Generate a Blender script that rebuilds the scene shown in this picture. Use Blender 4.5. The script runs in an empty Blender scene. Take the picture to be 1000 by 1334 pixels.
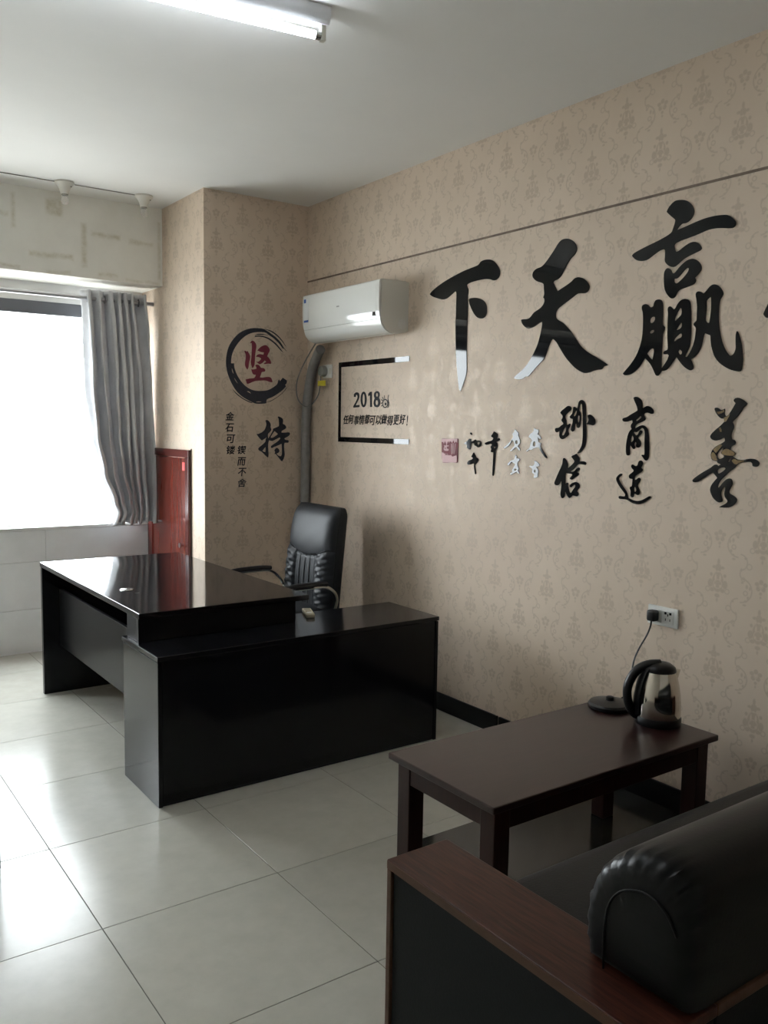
import bpy, bmesh, math, random
from mathutils import Matrix, Vector

random.seed(7)
S = bpy.context.scene
COL = S.collection

# ------------------------------------------------------------------ camera
F_PX, YAW, PITCH, ROLL = 1126.652, 0.621531, -0.0971646, 0.0159572
CAM = Vector((-0.772, -2.511, 1.529))
_d = Vector((math.sin(YAW) * math.cos(PITCH), math.cos(YAW) * math.cos(PITCH), math.sin(PITCH)))
_r = Vector((math.cos(YAW), -math.sin(YAW), 0))
_u = _r.cross(_d)
_c, _s = math.cos(ROLL), math.sin(ROLL)
_r, _u = _c * _r + _s * _u, -_s * _r + _c * _u
cd = bpy.data.cameras.new('camera')
cam = bpy.data.objects.new('camera', cd)
COL.objects.link(cam)
cd.sensor_fit = 'VERTICAL'
cd.sensor_height = 36
cd.lens = F_PX / 1334 * 36
cd.clip_start = 0.02
cam.matrix_world = Matrix(((_r.x, _u.x, -_d.x, CAM.x), (_r.y, _u.y, -_d.y, CAM.y), (_r.z, _u.z, -_d.z, CAM.z), (0, 0, 0, 1)))
S.camera = cam

# ------------------------------------------------------------------ sky and exposure
SKY_STRENGTH = 20.0
TUBE_STRENGTH = 34.0
world = bpy.data.worlds.new('overcast_sky')
S.world = world
world.use_nodes = True
bgn = world.node_tree.nodes['Background']
wn = world.node_tree          # even overcast sky; duller ground below the horizon
_tc = wn.nodes.new('ShaderNodeTexCoord'); _sp = wn.nodes.new('ShaderNodeSeparateXYZ'); _rp = wn.nodes.new('ShaderNodeValToRGB')
_mr = wn.nodes.new('ShaderNodeMapRange')
_mr.inputs['From Min'].default_value = -0.30; _mr.inputs['From Max'].default_value = -0.08
wn.links.new(_tc.outputs['Generated'], _sp.inputs[0]); wn.links.new(_sp.outputs[2], _mr.inputs[0]); wn.links.new(_mr.outputs[0], _rp.inputs[0])
_rp.color_ramp.elements[0].color = (0.40, 0.40, 0.39, 1); _rp.color_ramp.elements[1].color = (0.93, 0.965, 1.0, 1)
wn.links.new(_rp.outputs[0], bgn.inputs[0])
bgn.inputs[1].default_value = SKY_STRENGTH
S.view_settings.view_transform = 'Standard'
S.view_settings.look = 'None'
S.view_settings.exposure = 0.2
S.view_settings.gamma = 1.0
S.view_settings.use_curve_mapping = False
S.cycles.use_denoising = True
S.cycles.max_bounces = 10
S.cycles.diffuse_bounces = 6
S.cycles.glossy_bounces = 5
S.cycles.transparent_max_bounces = 12
S.cycles.sample_clamp_indirect = 12
S.cycles.caustics_reflective = False
S.cycles.caustics_refractive = False

# ------------------------------------------------------------------ key dimensions (metres, fitted to the 0.6 m floor tiles)
XW = 2.173      # face of the lettered wall
YC = 2.5        # front face of the corner column
XC = 1.444      # side face of the corner column
YB = 3.44       # tiled wall under the window
YG = 3.57       # window plane
ZC = 2.95       # ceiling
YR, XL = -4.4, -2.6   # rear and left walls
BEAM_Y, BEAM_Z = 3.17, 2.447
SILL = 0.838

GLYPHS = {  # outlines on the wall planes in millimetres: across,height; '/' separates holes, '|' pieces
    'xia': '1206,2244.9 1191.9,2257.4 1140.6,2279.4 1077.5,2299.4 997.4,2318.5 925.4,2332.1 866.8,2339.3 820.8,2346.1 804.1,2358.8 781.7,2363.7 753.5,2362.6 725.5,2356.7 700.1,2342.1 680.2,2322.8 665.8,2302.6 662.4,2283.9 669.8,2266.6 685.7,2257.6 699.3,2254.9 713.1,2257.4 727.2,2262.9 755.3,2268.3 789.2,2270.8 829.3,2270.2 869.8,2267.7 896.1,2263.3 906,2258.8 901.4,2246.8 893.3,2236.2 892.6,2219 896.6,2200.3 893.7,2123.3 894.6,2069.5 895.8,1992.5 894.8,1918.9 889.9,1837.2 896.2,1798.5 933.8,1722.5 945.1,1733.5 956.1,1781.1 967.5,1840.7 977.9,1923.9 984.5,2018.7 986.7,2077.6 985.1,2116.6 984.8,2175.1 984.8,2225.7 991.4,2237.3 1000.5,2235.3 1030.9,2221.1 1061.7,2208.8 1086.8,2205.6 1112.4,2209.2 1151.5,2220.7 1184.5,2232.4|887.1,2183.9 878.4,2187.6 837.5,2186.1 802.7,2178.5 776.6,2166.3 758.9,2149.4 750.7,2128 751.4,2101.9 762,2086.1 781.6,2079.2 804.6,2082.5 825.1,2091.9 846.2,2111 867.8,2139.9 882.3,2164.3',
    'tian': '237.4,2378.7 213.6,2371.8 189.5,2355 175.7,2333.6 174.9,2316.3 186.8,2300.9 203.8,2290.5 217.8,2277.4 237.3,2254.1 254,2230.2 265.4,2216.3 283,2207.6 301.1,2203.3 308.7,2196.7 296.8,2178.4 280.5,2154.4 256.8,2162.6 221.7,2175.9 195.8,2187.9 178.9,2198.7 158.8,2200.4 132.7,2192.8 112.1,2178.2 97.2,2160.7 94.7,2145.5 104.2,2131.8 120.9,2127.3 143.8,2129.9 161.1,2129.7 183.7,2119.3 218.2,2103.5 253.2,2087.4 273.8,2076.3 283.5,2063.9 286.4,2048.7 282.1,2034.9 268.3,2024.8 237.4,2008.8 200.2,1977.1 186.9,1964.1 162.2,1936 131.6,1901.3 96.1,1875.3 44.3,1848.7 -0.8,1825 -25.9,1811.1 -15.3,1807.4 -4.6,1805.8 8.5,1793.7 30.4,1792.5 52.4,1789.2 74.5,1782.9 97,1781.2 120.2,1786.5 155.7,1804.7 186.2,1828.1 217.2,1856.2 249,1893.6 274.8,1926.5 293.9,1941.2 301.3,1942.6 309,1935.6 323.4,1911.8 334.6,1885.4 349.1,1859 370.4,1841.9 401.3,1818.2 448.4,1780 461.6,1781.4 484.4,1770.6 504.4,1768.9 528.1,1770.7 543.3,1776.5 525.6,1790.9 486.2,1812.8 448.1,1845.9 417.3,1885.8 393.4,1925.6 376.5,1974.5 368.7,2010.1 368.8,2026 385.1,2022.9 416.5,2009.6 442.1,2003.5 461.7,2004.2 481.9,2014.2 499.2,2030.5 506.6,2047.5 493.4,2049.5 463.7,2048.2 444.4,2055.6 422.6,2074.2 394.3,2085 375.7,2094.5 360.8,2111 359.4,2127.6 367.3,2136.6 361.7,2150.3 364.6,2173.1 367.5,2195.9 381.8,2204.4 410.8,2214.8 434,2231.3 441.1,2245.9 435.3,2261 416.6,2272 385.1,2276.7 360.7,2291.2 336.9,2312.2 307.6,2341 284.5,2365.9 264.1,2377.8',
    'ying': '-289.5,2395.5 -296.3,2408.7 -312.8,2423.9 -329.7,2430.9 -354.3,2428.8 -378.9,2421.1 -401.6,2402.6 -413.2,2382.4 -413.3,2364.3 -404.6,2349.8 -390.8,2340.2 -376.6,2336.6 -364.4,2337.6 -350.3,2329.1 -339.7,2316.6 -370.2,2321.5 -417.6,2331.4 -464,2339 -509.6,2340.5 -545.7,2337 -563.8,2331.8 -582.2,2317.6 -593.9,2303.9 -593.4,2290.5 -584.2,2283.3 -566.6,2284.4 -535.1,2291 -503.3,2294.5 -475.9,2293.3 -439.1,2285.6 -396.8,2278.5 -363.2,2273.8 -339,2267.4 -332,2260.3 -335.5,2243.3 -342,2233.3 -355.6,2236.1 -379.2,2248.8 -402.8,2258.1 -421.8,2259.1 -438.7,2252.3 -451.2,2239.5 -456.5,2228.7 -449.8,2222.5 -429,2216.8 -400.8,2208.9 -377.2,2200.1 -353.6,2185.1 -339.2,2177.6 -324.3,2178 -306.2,2187.6 -291.7,2204.2 -290.7,2221 -290.4,2244 -284.9,2251.9 -264.7,2250 -239.5,2239.1 -209.1,2224.5 -188.1,2221.2 -163.9,2224.6 -144.6,2233.9 -128.5,2250.1 -137.8,2258.6 -174.8,2270.1 -221.6,2281.9 -272.4,2294.8 -314.3,2310.6 -323.3,2327.6 -331.6,2354.9 -323.6,2364.5 -308,2377.6|-290.2,2158.5 -297,2172.2 -306.9,2175.8 -319.8,2169.1 -328,2155.5 -335.7,2151.6 -345.3,2157.3 -364,2175.4 -387.4,2190.5 -406.4,2195.9 -425.5,2194.3 -445.1,2182.2 -457.9,2164.4 -458.9,2148.2 -447.9,2135.5 -432.1,2122.7 -437.4,2112.7 -433.3,2102.2 -421.7,2096.3 -398,2091.1 -369.1,2085.4 -354.9,2075.5 -348.3,2061.8 -336.2,2054.8 -323.5,2059.1 -304.7,2079.2 -294.3,2103.5 -290.6,2133.3/-339.4,2130.4 -351.8,2130.5 -366,2140.2 -384.4,2158.2 -396.1,2164.8 -403.5,2161.8 -401.7,2151.8 -385.9,2133.5 -362.5,2115.9 -350.4,2111.2 -340.1,2118.7|-190.4,2026.8 -189.1,2036.1 -193.3,2043.4 -206.4,2046.7 -219.8,2042.2 -229.7,2032.9 -239.2,2031 -246.4,2034.9 -247.8,2043.8 -254.5,2055.3 -267.3,2058.4 -280.3,2055.5 -288.1,2045.6 -291.5,2031.7 -292.8,1995.5 -293.1,1957.7 -302.6,1949.4 -304.9,1941.6 -300.2,1928.4 -296.4,1916.6 -296.6,1874.2 -296.4,1813.5 -298.1,1783 -297.9,1773.8 -292.8,1764.9 -286,1756 -278.6,1754.7 -271,1759.6 -258.6,1781.7 -240.3,1807.2 -216.4,1828.5 -209.2,1821.2 -195,1800.1 -172.9,1780.8 -150.2,1767.6 -130.7,1763.7 -114.8,1764.3 -107.2,1771 -117.8,1781.7 -140.4,1802.8 -166.2,1832.9 -183.8,1866.2 -193.6,1896.6 -198.7,1930.3 -198.6,1979.7 -195.8,2010.8/-241.4,1991.2 -252.5,1991.7 -257.2,1986.7 -255.2,1976.2 -246.4,1967.8 -237.1,1967.1 -233,1973.6 -234.3,1984.2/-235.1,1935.1 -244.3,1939 -253.6,1938.9 -255.7,1934.4 -248.7,1927 -237.5,1926.7 -234.2,1930.6/-224.9,1846.6 -237.4,1859.7 -248.3,1865.2 -256.6,1864 -258.2,1855.4 -257.2,1840.1 -254.4,1823.4 -250.8,1820.5 -242.9,1827.1|-315.3,2014.3 -318.4,2023 -327.2,2025.1 -334.7,2019.8 -344,2011.4 -350.9,2015.2 -359,2029.2 -372.3,2042.6 -389.4,2047.2 -405.2,2043.4 -414.3,2035.1 -419.2,2021.5 -423.5,1983.1 -426.9,1924.2 -427.2,1914.1 -425.2,1868 -417.4,1846.9 -405.9,1825.8 -409.7,1822.5 -415.1,1822.8 -423.6,1834.1 -436.6,1858 -445.6,1888.1 -448.6,1915.5 -448.5,1930.8 -437.7,1943.9 -440.1,1951.4 -449.6,1959.7 -449.3,1988.7 -449.2,2010 -445.2,2034.8 -440,2058.2 -444.1,2066.8 -454.6,2068.7 -465.4,2064.4 -474.5,2058.2 -482.9,2063.9 -496,2077.3 -509.2,2086.2 -522.9,2086.6 -536.9,2079.9 -551.3,2064.8 -558.9,2049.2 -554.6,2037.8 -546.8,2026.8 -543.8,2009.3 -543.5,1979.6 -545.5,1946.6 -552.1,1910.3 -562.7,1873.7 -576.2,1845.9 -589,1827.3 -601.3,1816.2 -612.7,1820 -620.2,1831.3 -622.6,1845.9 -620.2,1869.6 -619.7,1893.1 -623.2,1905.2 -629.2,1898.3 -638.8,1874.1 -647.1,1844.3 -652.5,1808.9 -653.3,1785.4 -650.3,1765 -644.3,1757 -626.2,1758.7 -602.7,1765.7 -575.1,1780.4 -553.8,1796.4 -535.4,1818.5 -523.4,1846.3 -516.8,1870.9 -513.6,1896.8 -506.4,1900.3 -488.6,1907.8 -483.9,1897.5 -478.7,1867.5 -467.9,1840.7 -451.1,1823.3 -432.1,1812 -438.1,1800.9 -445.1,1785.1 -443.2,1774.3 -432.7,1769.6 -411.8,1779.2 -389.8,1798.1 -374.7,1815.3 -365.3,1825.4 -353.7,1810.5 -336.9,1790.2 -323.2,1777.3 -308.9,1773.3 -298.6,1774.4 -300.2,1784.4 -311.1,1797.5 -324.6,1816.5 -330.9,1832.8 -323.3,1838.7 -308.8,1838.6 -304.1,1844.9 -308.2,1850.8 -322.4,1855.9 -324.8,1864.8 -320.5,1902.8 -318.1,1963.1 -317.9,1999.1/-350,1969.2 -350.6,1976.6 -360.7,1997.9 -372.1,2014 -379.3,2010.9 -381.9,1995.9 -377.3,1984.5 -362.2,1972.6 -353.7,1965.9/-359.3,1929.7 -365.8,1939.6 -378.9,1957.1 -384.3,1954.3 -383.3,1941.1 -375,1932.9/-350.9,1890 -355.8,1898.7 -372.7,1912.3 -383,1915.9 -387.7,1908.2 -383.9,1899.6 -370.2,1894.6 -354.7,1885.9/-379.5,1853.8 -388.7,1847.3 -391,1838.2 -386,1833.2 -378.8,1836 -373,1845.3/-489.1,2030.1 -498.3,2038.1 -506.6,2043.2 -509.1,2030.9 -510.3,1997.8 -508,1962 -505.5,1945.7 -498.5,1946.3 -490,1954.6 -488.8,1975.8 -489.8,2005.9',
    'shan': '-626,1652.2 -631.9,1658.3 -642.7,1660.3 -655.4,1656.7 -671.4,1647.2 -681.1,1638.7 -676.9,1631.7 -666.7,1623.4 -656.9,1606.6 -643.9,1589.7 -629,1575.4 -626.2,1569.7 -631.7,1558.4 -631.7,1547 -626.7,1535.5 -623.8,1521.2 -626.9,1507 -636.5,1504.3 -643.3,1495.9 -640.7,1487.3 -631.5,1482.8 -625.4,1478.3 -623,1466.8 -634.3,1462.8 -642.5,1457.4 -644.4,1451.7 -638.5,1445.8 -633.9,1442.8 -643.7,1437.4 -656.6,1432.2 -678.4,1431.6 -696.6,1436 -714.9,1437.3 -730.2,1434.2 -741.2,1425.7 -742.6,1418.8 -736.2,1410.1 -725.7,1408.8 -716.4,1412 -714.4,1420.4 -706.4,1425.7 -685.1,1423.9 -666.7,1419.8 -654.7,1412.1 -645.9,1401.7 -627.7,1387.9 -606.5,1368 -588.3,1349.6 -581,1334.5 -578.5,1322.7 -584.9,1324.6 -595.4,1338.4 -610.6,1353.8 -623.1,1359.7 -632.7,1358 -638.1,1348.2 -637.3,1335.2 -630.2,1320.3 -627.7,1310 -631.3,1303 -645.9,1296.9 -657.5,1289.1 -661.1,1280.7 -657,1270.4 -645.1,1259.3 -629.6,1251.3 -610.5,1248.3 -589.4,1248.8 -597.2,1253.9 -612.9,1262.5 -622.1,1270.5 -621.6,1277.7 -613,1287.2 -608.1,1298.5 -608.2,1313 -609.8,1324.7 -605.8,1327.4 -598.2,1318.2 -593.3,1303.2 -596.9,1286 -601.3,1277.6 -597.9,1269.1 -588.3,1266.3 -575,1271.1 -559.3,1284.7 -548.1,1306 -547.4,1317.7 -553.2,1332.8 -563.9,1346.7 -574.6,1359 -567.6,1367.4 -555.4,1378.5 -540.9,1371.8 -518.4,1357.3 -495.6,1342.6 -482.2,1338 -470.2,1338.1 -467.4,1344 -476.2,1353.5 -494.2,1366.4 -517,1380.9 -542.8,1395.5 -558.6,1407.9 -570,1409.3 -575.2,1404.3 -586.2,1410.6 -581.2,1413.3 -572.9,1415.8 -570.3,1421.5 -561,1422.6 -549.3,1426.5 -543,1438 -542.8,1452.7 -550.1,1467.5 -564.2,1479.6 -580,1487.2 -592.5,1494.7 -598.6,1500.6 -596.4,1510.7 -591.5,1512 -579,1504.6 -559.7,1500.4 -544.7,1503.9 -535.9,1512.5 -538,1522.7 -554.1,1539 -572.8,1553.6 -589.6,1569.6 -592.3,1578.2 -588.8,1582.5 -577.5,1584 -567.3,1591.2 -556.8,1602.8 -547.7,1618.7 -550.7,1623.9 -562.1,1623.8 -573.9,1616.2 -583.5,1617 -589.7,1620.7 -591.7,1615.5 -590.9,1601.2 -596.2,1592.6 -605.7,1595.4 -614.5,1606.8 -626,1625.2 -634.5,1640.7 -627.9,1646.5/-569.4,1447.7 -575.2,1459.5 -585.8,1471.4 -593.8,1473.1 -591.1,1464.4 -585.8,1455.5 -588.7,1449.8 -597,1445.8 -599,1440.1 -589.7,1433.9 -578.4,1432 -571.6,1437.6/-573,1386.7 -579.1,1394.2 -591.8,1399.2 -604.6,1399.8 -607.5,1395.6 -599,1386.5 -584.9,1377.9 -576.9,1376.6/-616,1423.4 -620.3,1432.2 -626.4,1436.7 -626.7,1431 -622.4,1423.7 -617.8,1420.6',
    'gold': '-588.3,1457 -597.4,1467.4 -610,1470.7 -624.6,1465.4 -641,1456.7 -642.9,1451.7 -636.9,1446 -621.1,1445.2 -601.8,1446.5 -590.3,1450.7|-557.6,1425.4 -547.2,1432.9 -544.8,1441 -546.1,1452.8 -554.1,1456 -564.7,1443.2 -567.5,1434.5 -572.3,1426|-555.5,1460.4 -551.9,1466.1 -565.9,1478.2 -581.8,1485.2 -589.3,1483.1 -580.9,1472.8 -570.3,1459.4 -564.1,1453.4|-590.6,1579.7 -588.7,1585.4 -597,1590.6 -605.8,1593.1 -613.5,1602.5 -612.1,1594 -606.3,1584 -599.1,1572.5 -591.8,1571|-577.8,1550.8 -582.6,1540.7 -583.7,1533.5 -576.6,1533.4 -574.2,1540.6 -570,1546.4|-558.1,1609.4 -574.3,1610.5 -588.4,1617 -589.5,1608.4 -579.5,1603.5 -565.2,1599|-631.7,1426.9 -640.8,1434.4 -653.7,1429.2 -681.6,1430.3 -681.9,1424.7 -660.5,1419.5 -651.5,1413.4 -640.2,1417.2',
    'chou': '236.8,1609.8 229.1,1618.2 211.8,1629 196.1,1638.4 185,1639.5 175.2,1634.6 172.5,1626.2 176,1619.1 188.4,1612 202.4,1601.2 207.4,1592.8 204.7,1583.2 198.8,1573.6 197.2,1561.6 195.3,1554.3 185.8,1556.8 178,1561.2 174.6,1558.1 178.8,1544.9 186.3,1535.2 185.8,1525.6 181.2,1516 185,1507.5 199,1498.8 211.6,1491.8 223,1490.6 233,1495.8 238.4,1506.7 238.1,1520 236.8,1527.3 244.2,1524.8 253.9,1520.3 262.3,1524.1 266.1,1533.1 261.4,1539.8 248.3,1540.6 238.6,1544.3 229.1,1551.7 217.4,1557.8 216.6,1561.5 225.1,1569.9 228.1,1577.1 222.6,1585.6 222.4,1595.3 230,1602.5/222.5,1514.2 219.6,1522.7 213.7,1534.9 206,1542.7 199.4,1541.1 198.1,1532.6 203.3,1520.5 210.9,1509.5 218.9,1507 222.9,1509.3|160.8,1632.1 154.6,1635.6 145,1631.9 138.6,1628.3 134.2,1634.2 131.8,1649.5 126.1,1660.1 115.4,1664.6 102.9,1662.1 94.8,1653.7 89.4,1637.3 86.1,1602 81.1,1519.8 80.2,1484.5 83.9,1465.5 92.4,1451.1 104.2,1438.9 116.3,1431.4 125.6,1428.7 126.4,1432.3 116.9,1443.3 105.3,1460.2 100.1,1481.7 99.6,1519.6 104,1590.3 107.9,1625.7 110.7,1644.5 115.3,1649.3 120.6,1644.7 124.7,1632.9 125.6,1618.7 117.3,1609.2 114.2,1590.3 115.2,1566.7 117.5,1550.1 124.9,1541.8 132.8,1542.9 137.2,1550 139.9,1560.7 144.5,1558.3 147,1545.1 149.6,1533.2 157.2,1525.9 165.2,1527 170.3,1534.1 169.2,1544.9 162.1,1561.7 160.5,1574.9 161.4,1580.8 172.7,1583.2 179.4,1590.4 174.9,1596.4 165.8,1604.7 163.2,1616.6/157.4,1596.3 153.2,1605.8 144.3,1617.7 139.5,1616.5 140.6,1607 146.4,1596.3 152.5,1591.6/133.7,1580.9 132.1,1592.7 127.7,1597.9 121.9,1593.9 121.2,1580.9 123.1,1569 127.6,1564.8 131.6,1569|75.1,1596.2 69.2,1600.1 60.1,1600.1 47.7,1593.8 36.6,1583.3 32.1,1571.7 33.9,1560.1 42.6,1553.7 53.3,1555.3 65.6,1558 76.2,1557.5 80.1,1561 72.2,1569.2 68.7,1577.4 73.2,1588',
    'xin': '211.4,1399.4 206.1,1405.9 199,1403 188.8,1392 181.2,1377.8 182,1365.3 182.3,1360.7 173.6,1363.6 157.8,1375.7 144.7,1387.6 142.9,1394.9 151,1403.8 160.9,1411.7 157.1,1417 142.4,1422.7 133.1,1427.1 126.1,1421.2 114.8,1409.3 113,1400.2 114,1393 102,1394.5 86.1,1395.1 76.7,1391.5 73.8,1386.5 77.4,1379.3 90.7,1380.7 106.7,1382.1 120.1,1380.5 130.5,1372.8 146,1358.7 164.6,1347.5 153.6,1346 140.2,1350.8 129.9,1360.5 120.7,1366.1 111.2,1363.5 110.4,1358.4 118.7,1351.8 125.1,1345.3 115.4,1340.7 112.5,1336.8 120.2,1329.2 136,1321.1 151.9,1310.9 161.5,1311.4 165.8,1316.3 159.3,1322.9 151.5,1331.6 155.8,1335.5 169.6,1336.9 180.6,1337.3 189,1339 192.9,1333.6 193.3,1312.7 192.1,1287.7 193.9,1268.8 193.2,1241.6 196.2,1228.8 204.3,1223 212.9,1226.5 218.3,1239.8 216.5,1261 214.1,1282.1 215.5,1298.8 217.9,1302.9 223.1,1294.2 232.4,1282 243.6,1279.2 255.2,1282.7 257.6,1291 249.3,1309.5 233.8,1339.8 218.2,1367.8 212.8,1382.7|190.6,1285.7 186.7,1292.2 180,1295.1 174.3,1293 176.6,1282.4 171.8,1270.2 164.2,1254.1 157.1,1249.4 151.9,1254.9 141.6,1268.1 132.6,1279 131.6,1286.3 137.2,1289 146.4,1283.3 157,1275.4 164,1278 164.3,1284.2 153.7,1293.2 140.4,1299.2 128.3,1300.9 116,1297.6 107.4,1287.8 108.3,1277.5 117.2,1267.7 122.2,1260.1 113.8,1253.5 112.1,1246.4 118.4,1237.7 132,1238.8 145.7,1239.8 154.9,1231.9 164.2,1227 172.7,1231.6 183,1244.4 192,1258.4 194.7,1272.9',
    'shang': '-166.9,1668.7 -175.1,1672.3 -188.9,1671.2 -201.7,1663.6 -210.5,1653.4 -214,1640 -213.9,1626.6 -221.4,1627.6 -232,1633.1 -242.7,1634.1 -255.1,1629.5 -266.3,1620.6 -270.7,1611.7 -268.5,1604 -260.6,1601.9 -249.7,1605.2 -238.8,1607.5 -226.8,1604.2 -223.1,1597.5 -227.6,1589.7 -232,1583 -228.3,1576.4 -213.7,1569.6 -194.8,1562.8 -184.1,1556 -181.2,1548.1 -182.6,1542.4 -192.9,1548.2 -206.3,1553.9 -219.9,1556.2 -232.4,1551.9 -242.3,1543 -248,1528.6 -252,1504.2 -254.9,1470.9 -256.8,1437.5 -254.9,1421.8 -249.4,1413.7 -242.8,1411.9 -235.8,1415.4 -227,1425.2 -219.8,1432.8 -225.1,1435.3 -233.4,1434.4 -234.8,1443.5 -232.7,1481.5 -231.7,1515 -230.2,1532.9 -224.8,1541.7 -216.5,1543.9 -207.1,1539.3 -196.5,1531.3 -188.5,1526.7 -180,1528.9 -174.6,1525.4 -179.1,1520.9 -189.1,1514.3 -197.3,1517.8 -202.3,1526.9 -208.7,1534.8 -215.6,1533.8 -218.7,1528.2 -213.7,1519.2 -203.1,1511.2 -198.1,1503.2 -205.2,1497.7 -212.5,1490 -215.2,1481.1 -212.3,1469.7 -204.3,1463.9 -194.6,1464.8 -190.1,1471.4 -192.4,1480.5 -189.3,1486.1 -183.8,1484.8 -180.1,1475.7 -186.3,1463.4 -182.5,1457.6 -176.9,1457.5 -169.6,1464.1 -163.5,1471.9 -159.4,1470.6 -158.6,1459.2 -160.1,1441 -158.6,1431.8 -151.7,1428.9 -143.6,1432.5 -140,1447.2 -139.5,1472.4 -142.5,1495.3 -147.1,1515.9 -154.7,1530.8 -164.9,1540 -159.3,1550.2 -161.6,1559.2 -168.2,1567.2 -164.9,1576.2 -155.2,1573.9 -138.5,1570 -124.3,1570.4 -115.4,1576.1 -115.1,1581.8 -123.5,1586.4 -137.5,1589.8 -156.6,1600 -178.4,1610 -190.5,1616.7 -188.6,1626.8 -180.8,1642.6 -171.7,1657.3/-184.4,1577.4 -193.7,1584.1 -204.2,1593.1 -209.7,1593.1 -211.3,1587.5 -202.1,1580.8 -190.1,1573.4 -185.9,1574/-162.7,1487.8 -162.2,1495.7 -165.7,1509.4 -169.7,1512.9 -175.7,1505 -176.8,1496 -171.1,1488 -167,1484.9',
    'dao': '-170.6,1384.9 -172.9,1391.3 -179.2,1392.6 -188.4,1387.8 -197.3,1387.2 -203.3,1392.6 -206.5,1404.1 -213.7,1410.6 -222.5,1409.9 -228,1401.9 -226,1392.6 -220.4,1381 -228.2,1375.2 -229,1370.1 -222.6,1363.6 -209.1,1355.6 -194.4,1346.6 -190.2,1340.1 -191.5,1330.8 -199.1,1331.3 -207.6,1338 -215.1,1339.4 -220.9,1334.6 -218.4,1325.1 -211.3,1316.4 -208,1305.8 -212.3,1297.8 -217.9,1287.8 -218.5,1275.4 -213.9,1267.8 -206.3,1267.3 -198.5,1270.9 -192.1,1271.5 -189.1,1265 -189,1258.7 -182.7,1255.7 -175.7,1257.7 -173.3,1263.8 -173.7,1280.6 -167.9,1292.8 -170.1,1299.2 -177.7,1301.8 -179.7,1312.4 -180.4,1322.9 -179.9,1332.2 -169.6,1332.7 -162.1,1337.5 -161.2,1345.8 -168.5,1353.5 -182,1363.6 -183,1369.9 -174.9,1376.8/-189.3,1290.1 -190.7,1298.5 -194.3,1300.8 -199.8,1293.9 -201.5,1285.7 -196.8,1279.1 -191.6,1280.8|-125.8,1350.2 -120.5,1351.4 -111.4,1348.4 -101.3,1340.5 -95.2,1330.6 -98.5,1318 -108.5,1303.8 -125.3,1285.8 -140.4,1272 -146.1,1264 -143.8,1257.5 -132.1,1256.6 -121.5,1257.5 -113.7,1255.3 -111.9,1249.8 -116.9,1244.9 -135.4,1244.2 -153.7,1243.5 -174.8,1235.6 -193.1,1229.8 -210.9,1229.1 -228.4,1232.6 -247.9,1242.5 -267.1,1254.2 -275.3,1263.1 -273.8,1267.1 -266.4,1266.5 -249.6,1257 -230.1,1247.3 -210.2,1243.2 -189.7,1244.1 -171.5,1249 -161,1252.4 -157.7,1264.8 -150.5,1279 -135.3,1294.9 -118.6,1312.9 -109.9,1327.2 -112.1,1335.8 -122.2,1343.7',
    'nian': '674.2,1519.5 660.8,1514.3 644.7,1505.6 646.8,1493 651.6,1483.9 633.5,1486.8 629.5,1479 643.3,1471.6 658.8,1467.6 648.1,1462.5 644.7,1442.8 654.7,1430 658.5,1420.9 658.1,1384.8 661.5,1341.3 665.3,1304.9 670.4,1299.2 675.9,1304.4 675.1,1347.9 673.1,1391.5 672.6,1416.8 683.2,1415.7 692.4,1419.8 689.1,1430.8 694.9,1443.3 684.7,1452.6 692.9,1457.8 719.4,1451.7 733,1453.2 737,1460.4 714.7,1468.2 683,1476.1 675.5,1487.1 689,1492.2 690.3,1499.4 679.1,1510.4/672,1440.3 663.3,1447.7 659.3,1440.6 668,1433.2',
    'geng': '525.8,1531.8 515.6,1525 500.2,1513 502.2,1502.5 491.5,1485.3 488.3,1468 497.7,1457.3 502.4,1450.2 486.9,1436.7 489.1,1429.7 499.2,1434.6 509.6,1444.8 521.9,1442.7 541.4,1428 553.8,1424.1 554,1428.4 536.9,1442.3 524.9,1453.1 530.6,1470.5 543.6,1480.8 557.9,1459.3 572.5,1446.6 595.2,1437.8 603,1440.4 578,1455.3 553.4,1473.5 536.7,1494.9 542.3,1508.9 530.3,1519.6/517.9,1463.8 520.9,1476 508.6,1479.7 503.3,1471.1 507.8,1460.5',
    'yin': '518,1409.5 507.7,1401.1 509.8,1394 489.9,1391.2 487.1,1384.4 499.1,1375.1 500.9,1359.3 490.2,1342.3 497.3,1334.9 484.3,1319.8 494.2,1321 506.9,1327.4 526.6,1319.4 543.9,1312.1 549.2,1316.4 531.9,1326.2 537.4,1336.5 523,1351.3 518.6,1365.5 544.1,1375 558.6,1358.5 567.7,1356.3 569,1363.4 549.3,1378.4 524.5,1386.4/524.8,1335.3 515.1,1342.8 505,1339.8 512.1,1332.4',
    'sui': '397.3,1540 387.5,1533.3 371,1531.8 368.2,1521.7 374.6,1509.7 357.9,1501.5 350.3,1489.8 359.6,1487.9 371.8,1497.9 368.3,1474.2 349.3,1467.8 353.4,1454.2 338.5,1434.3 309.4,1404.9 312.8,1399.7 323.2,1404.4 352.4,1433.8 364.8,1448.8 381.2,1446.6 397.6,1442.7 411.6,1435.5 423.7,1436.8 442.5,1426.9 445.1,1431 424,1445.4 417.8,1466.2 408.8,1480.1 421.3,1491.8 432,1493.4 422.2,1510.7 403.6,1521.2/403,1456.3 399,1473.5 389.7,1477.1 384.3,1463.6 390.9,1451.5',
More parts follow.
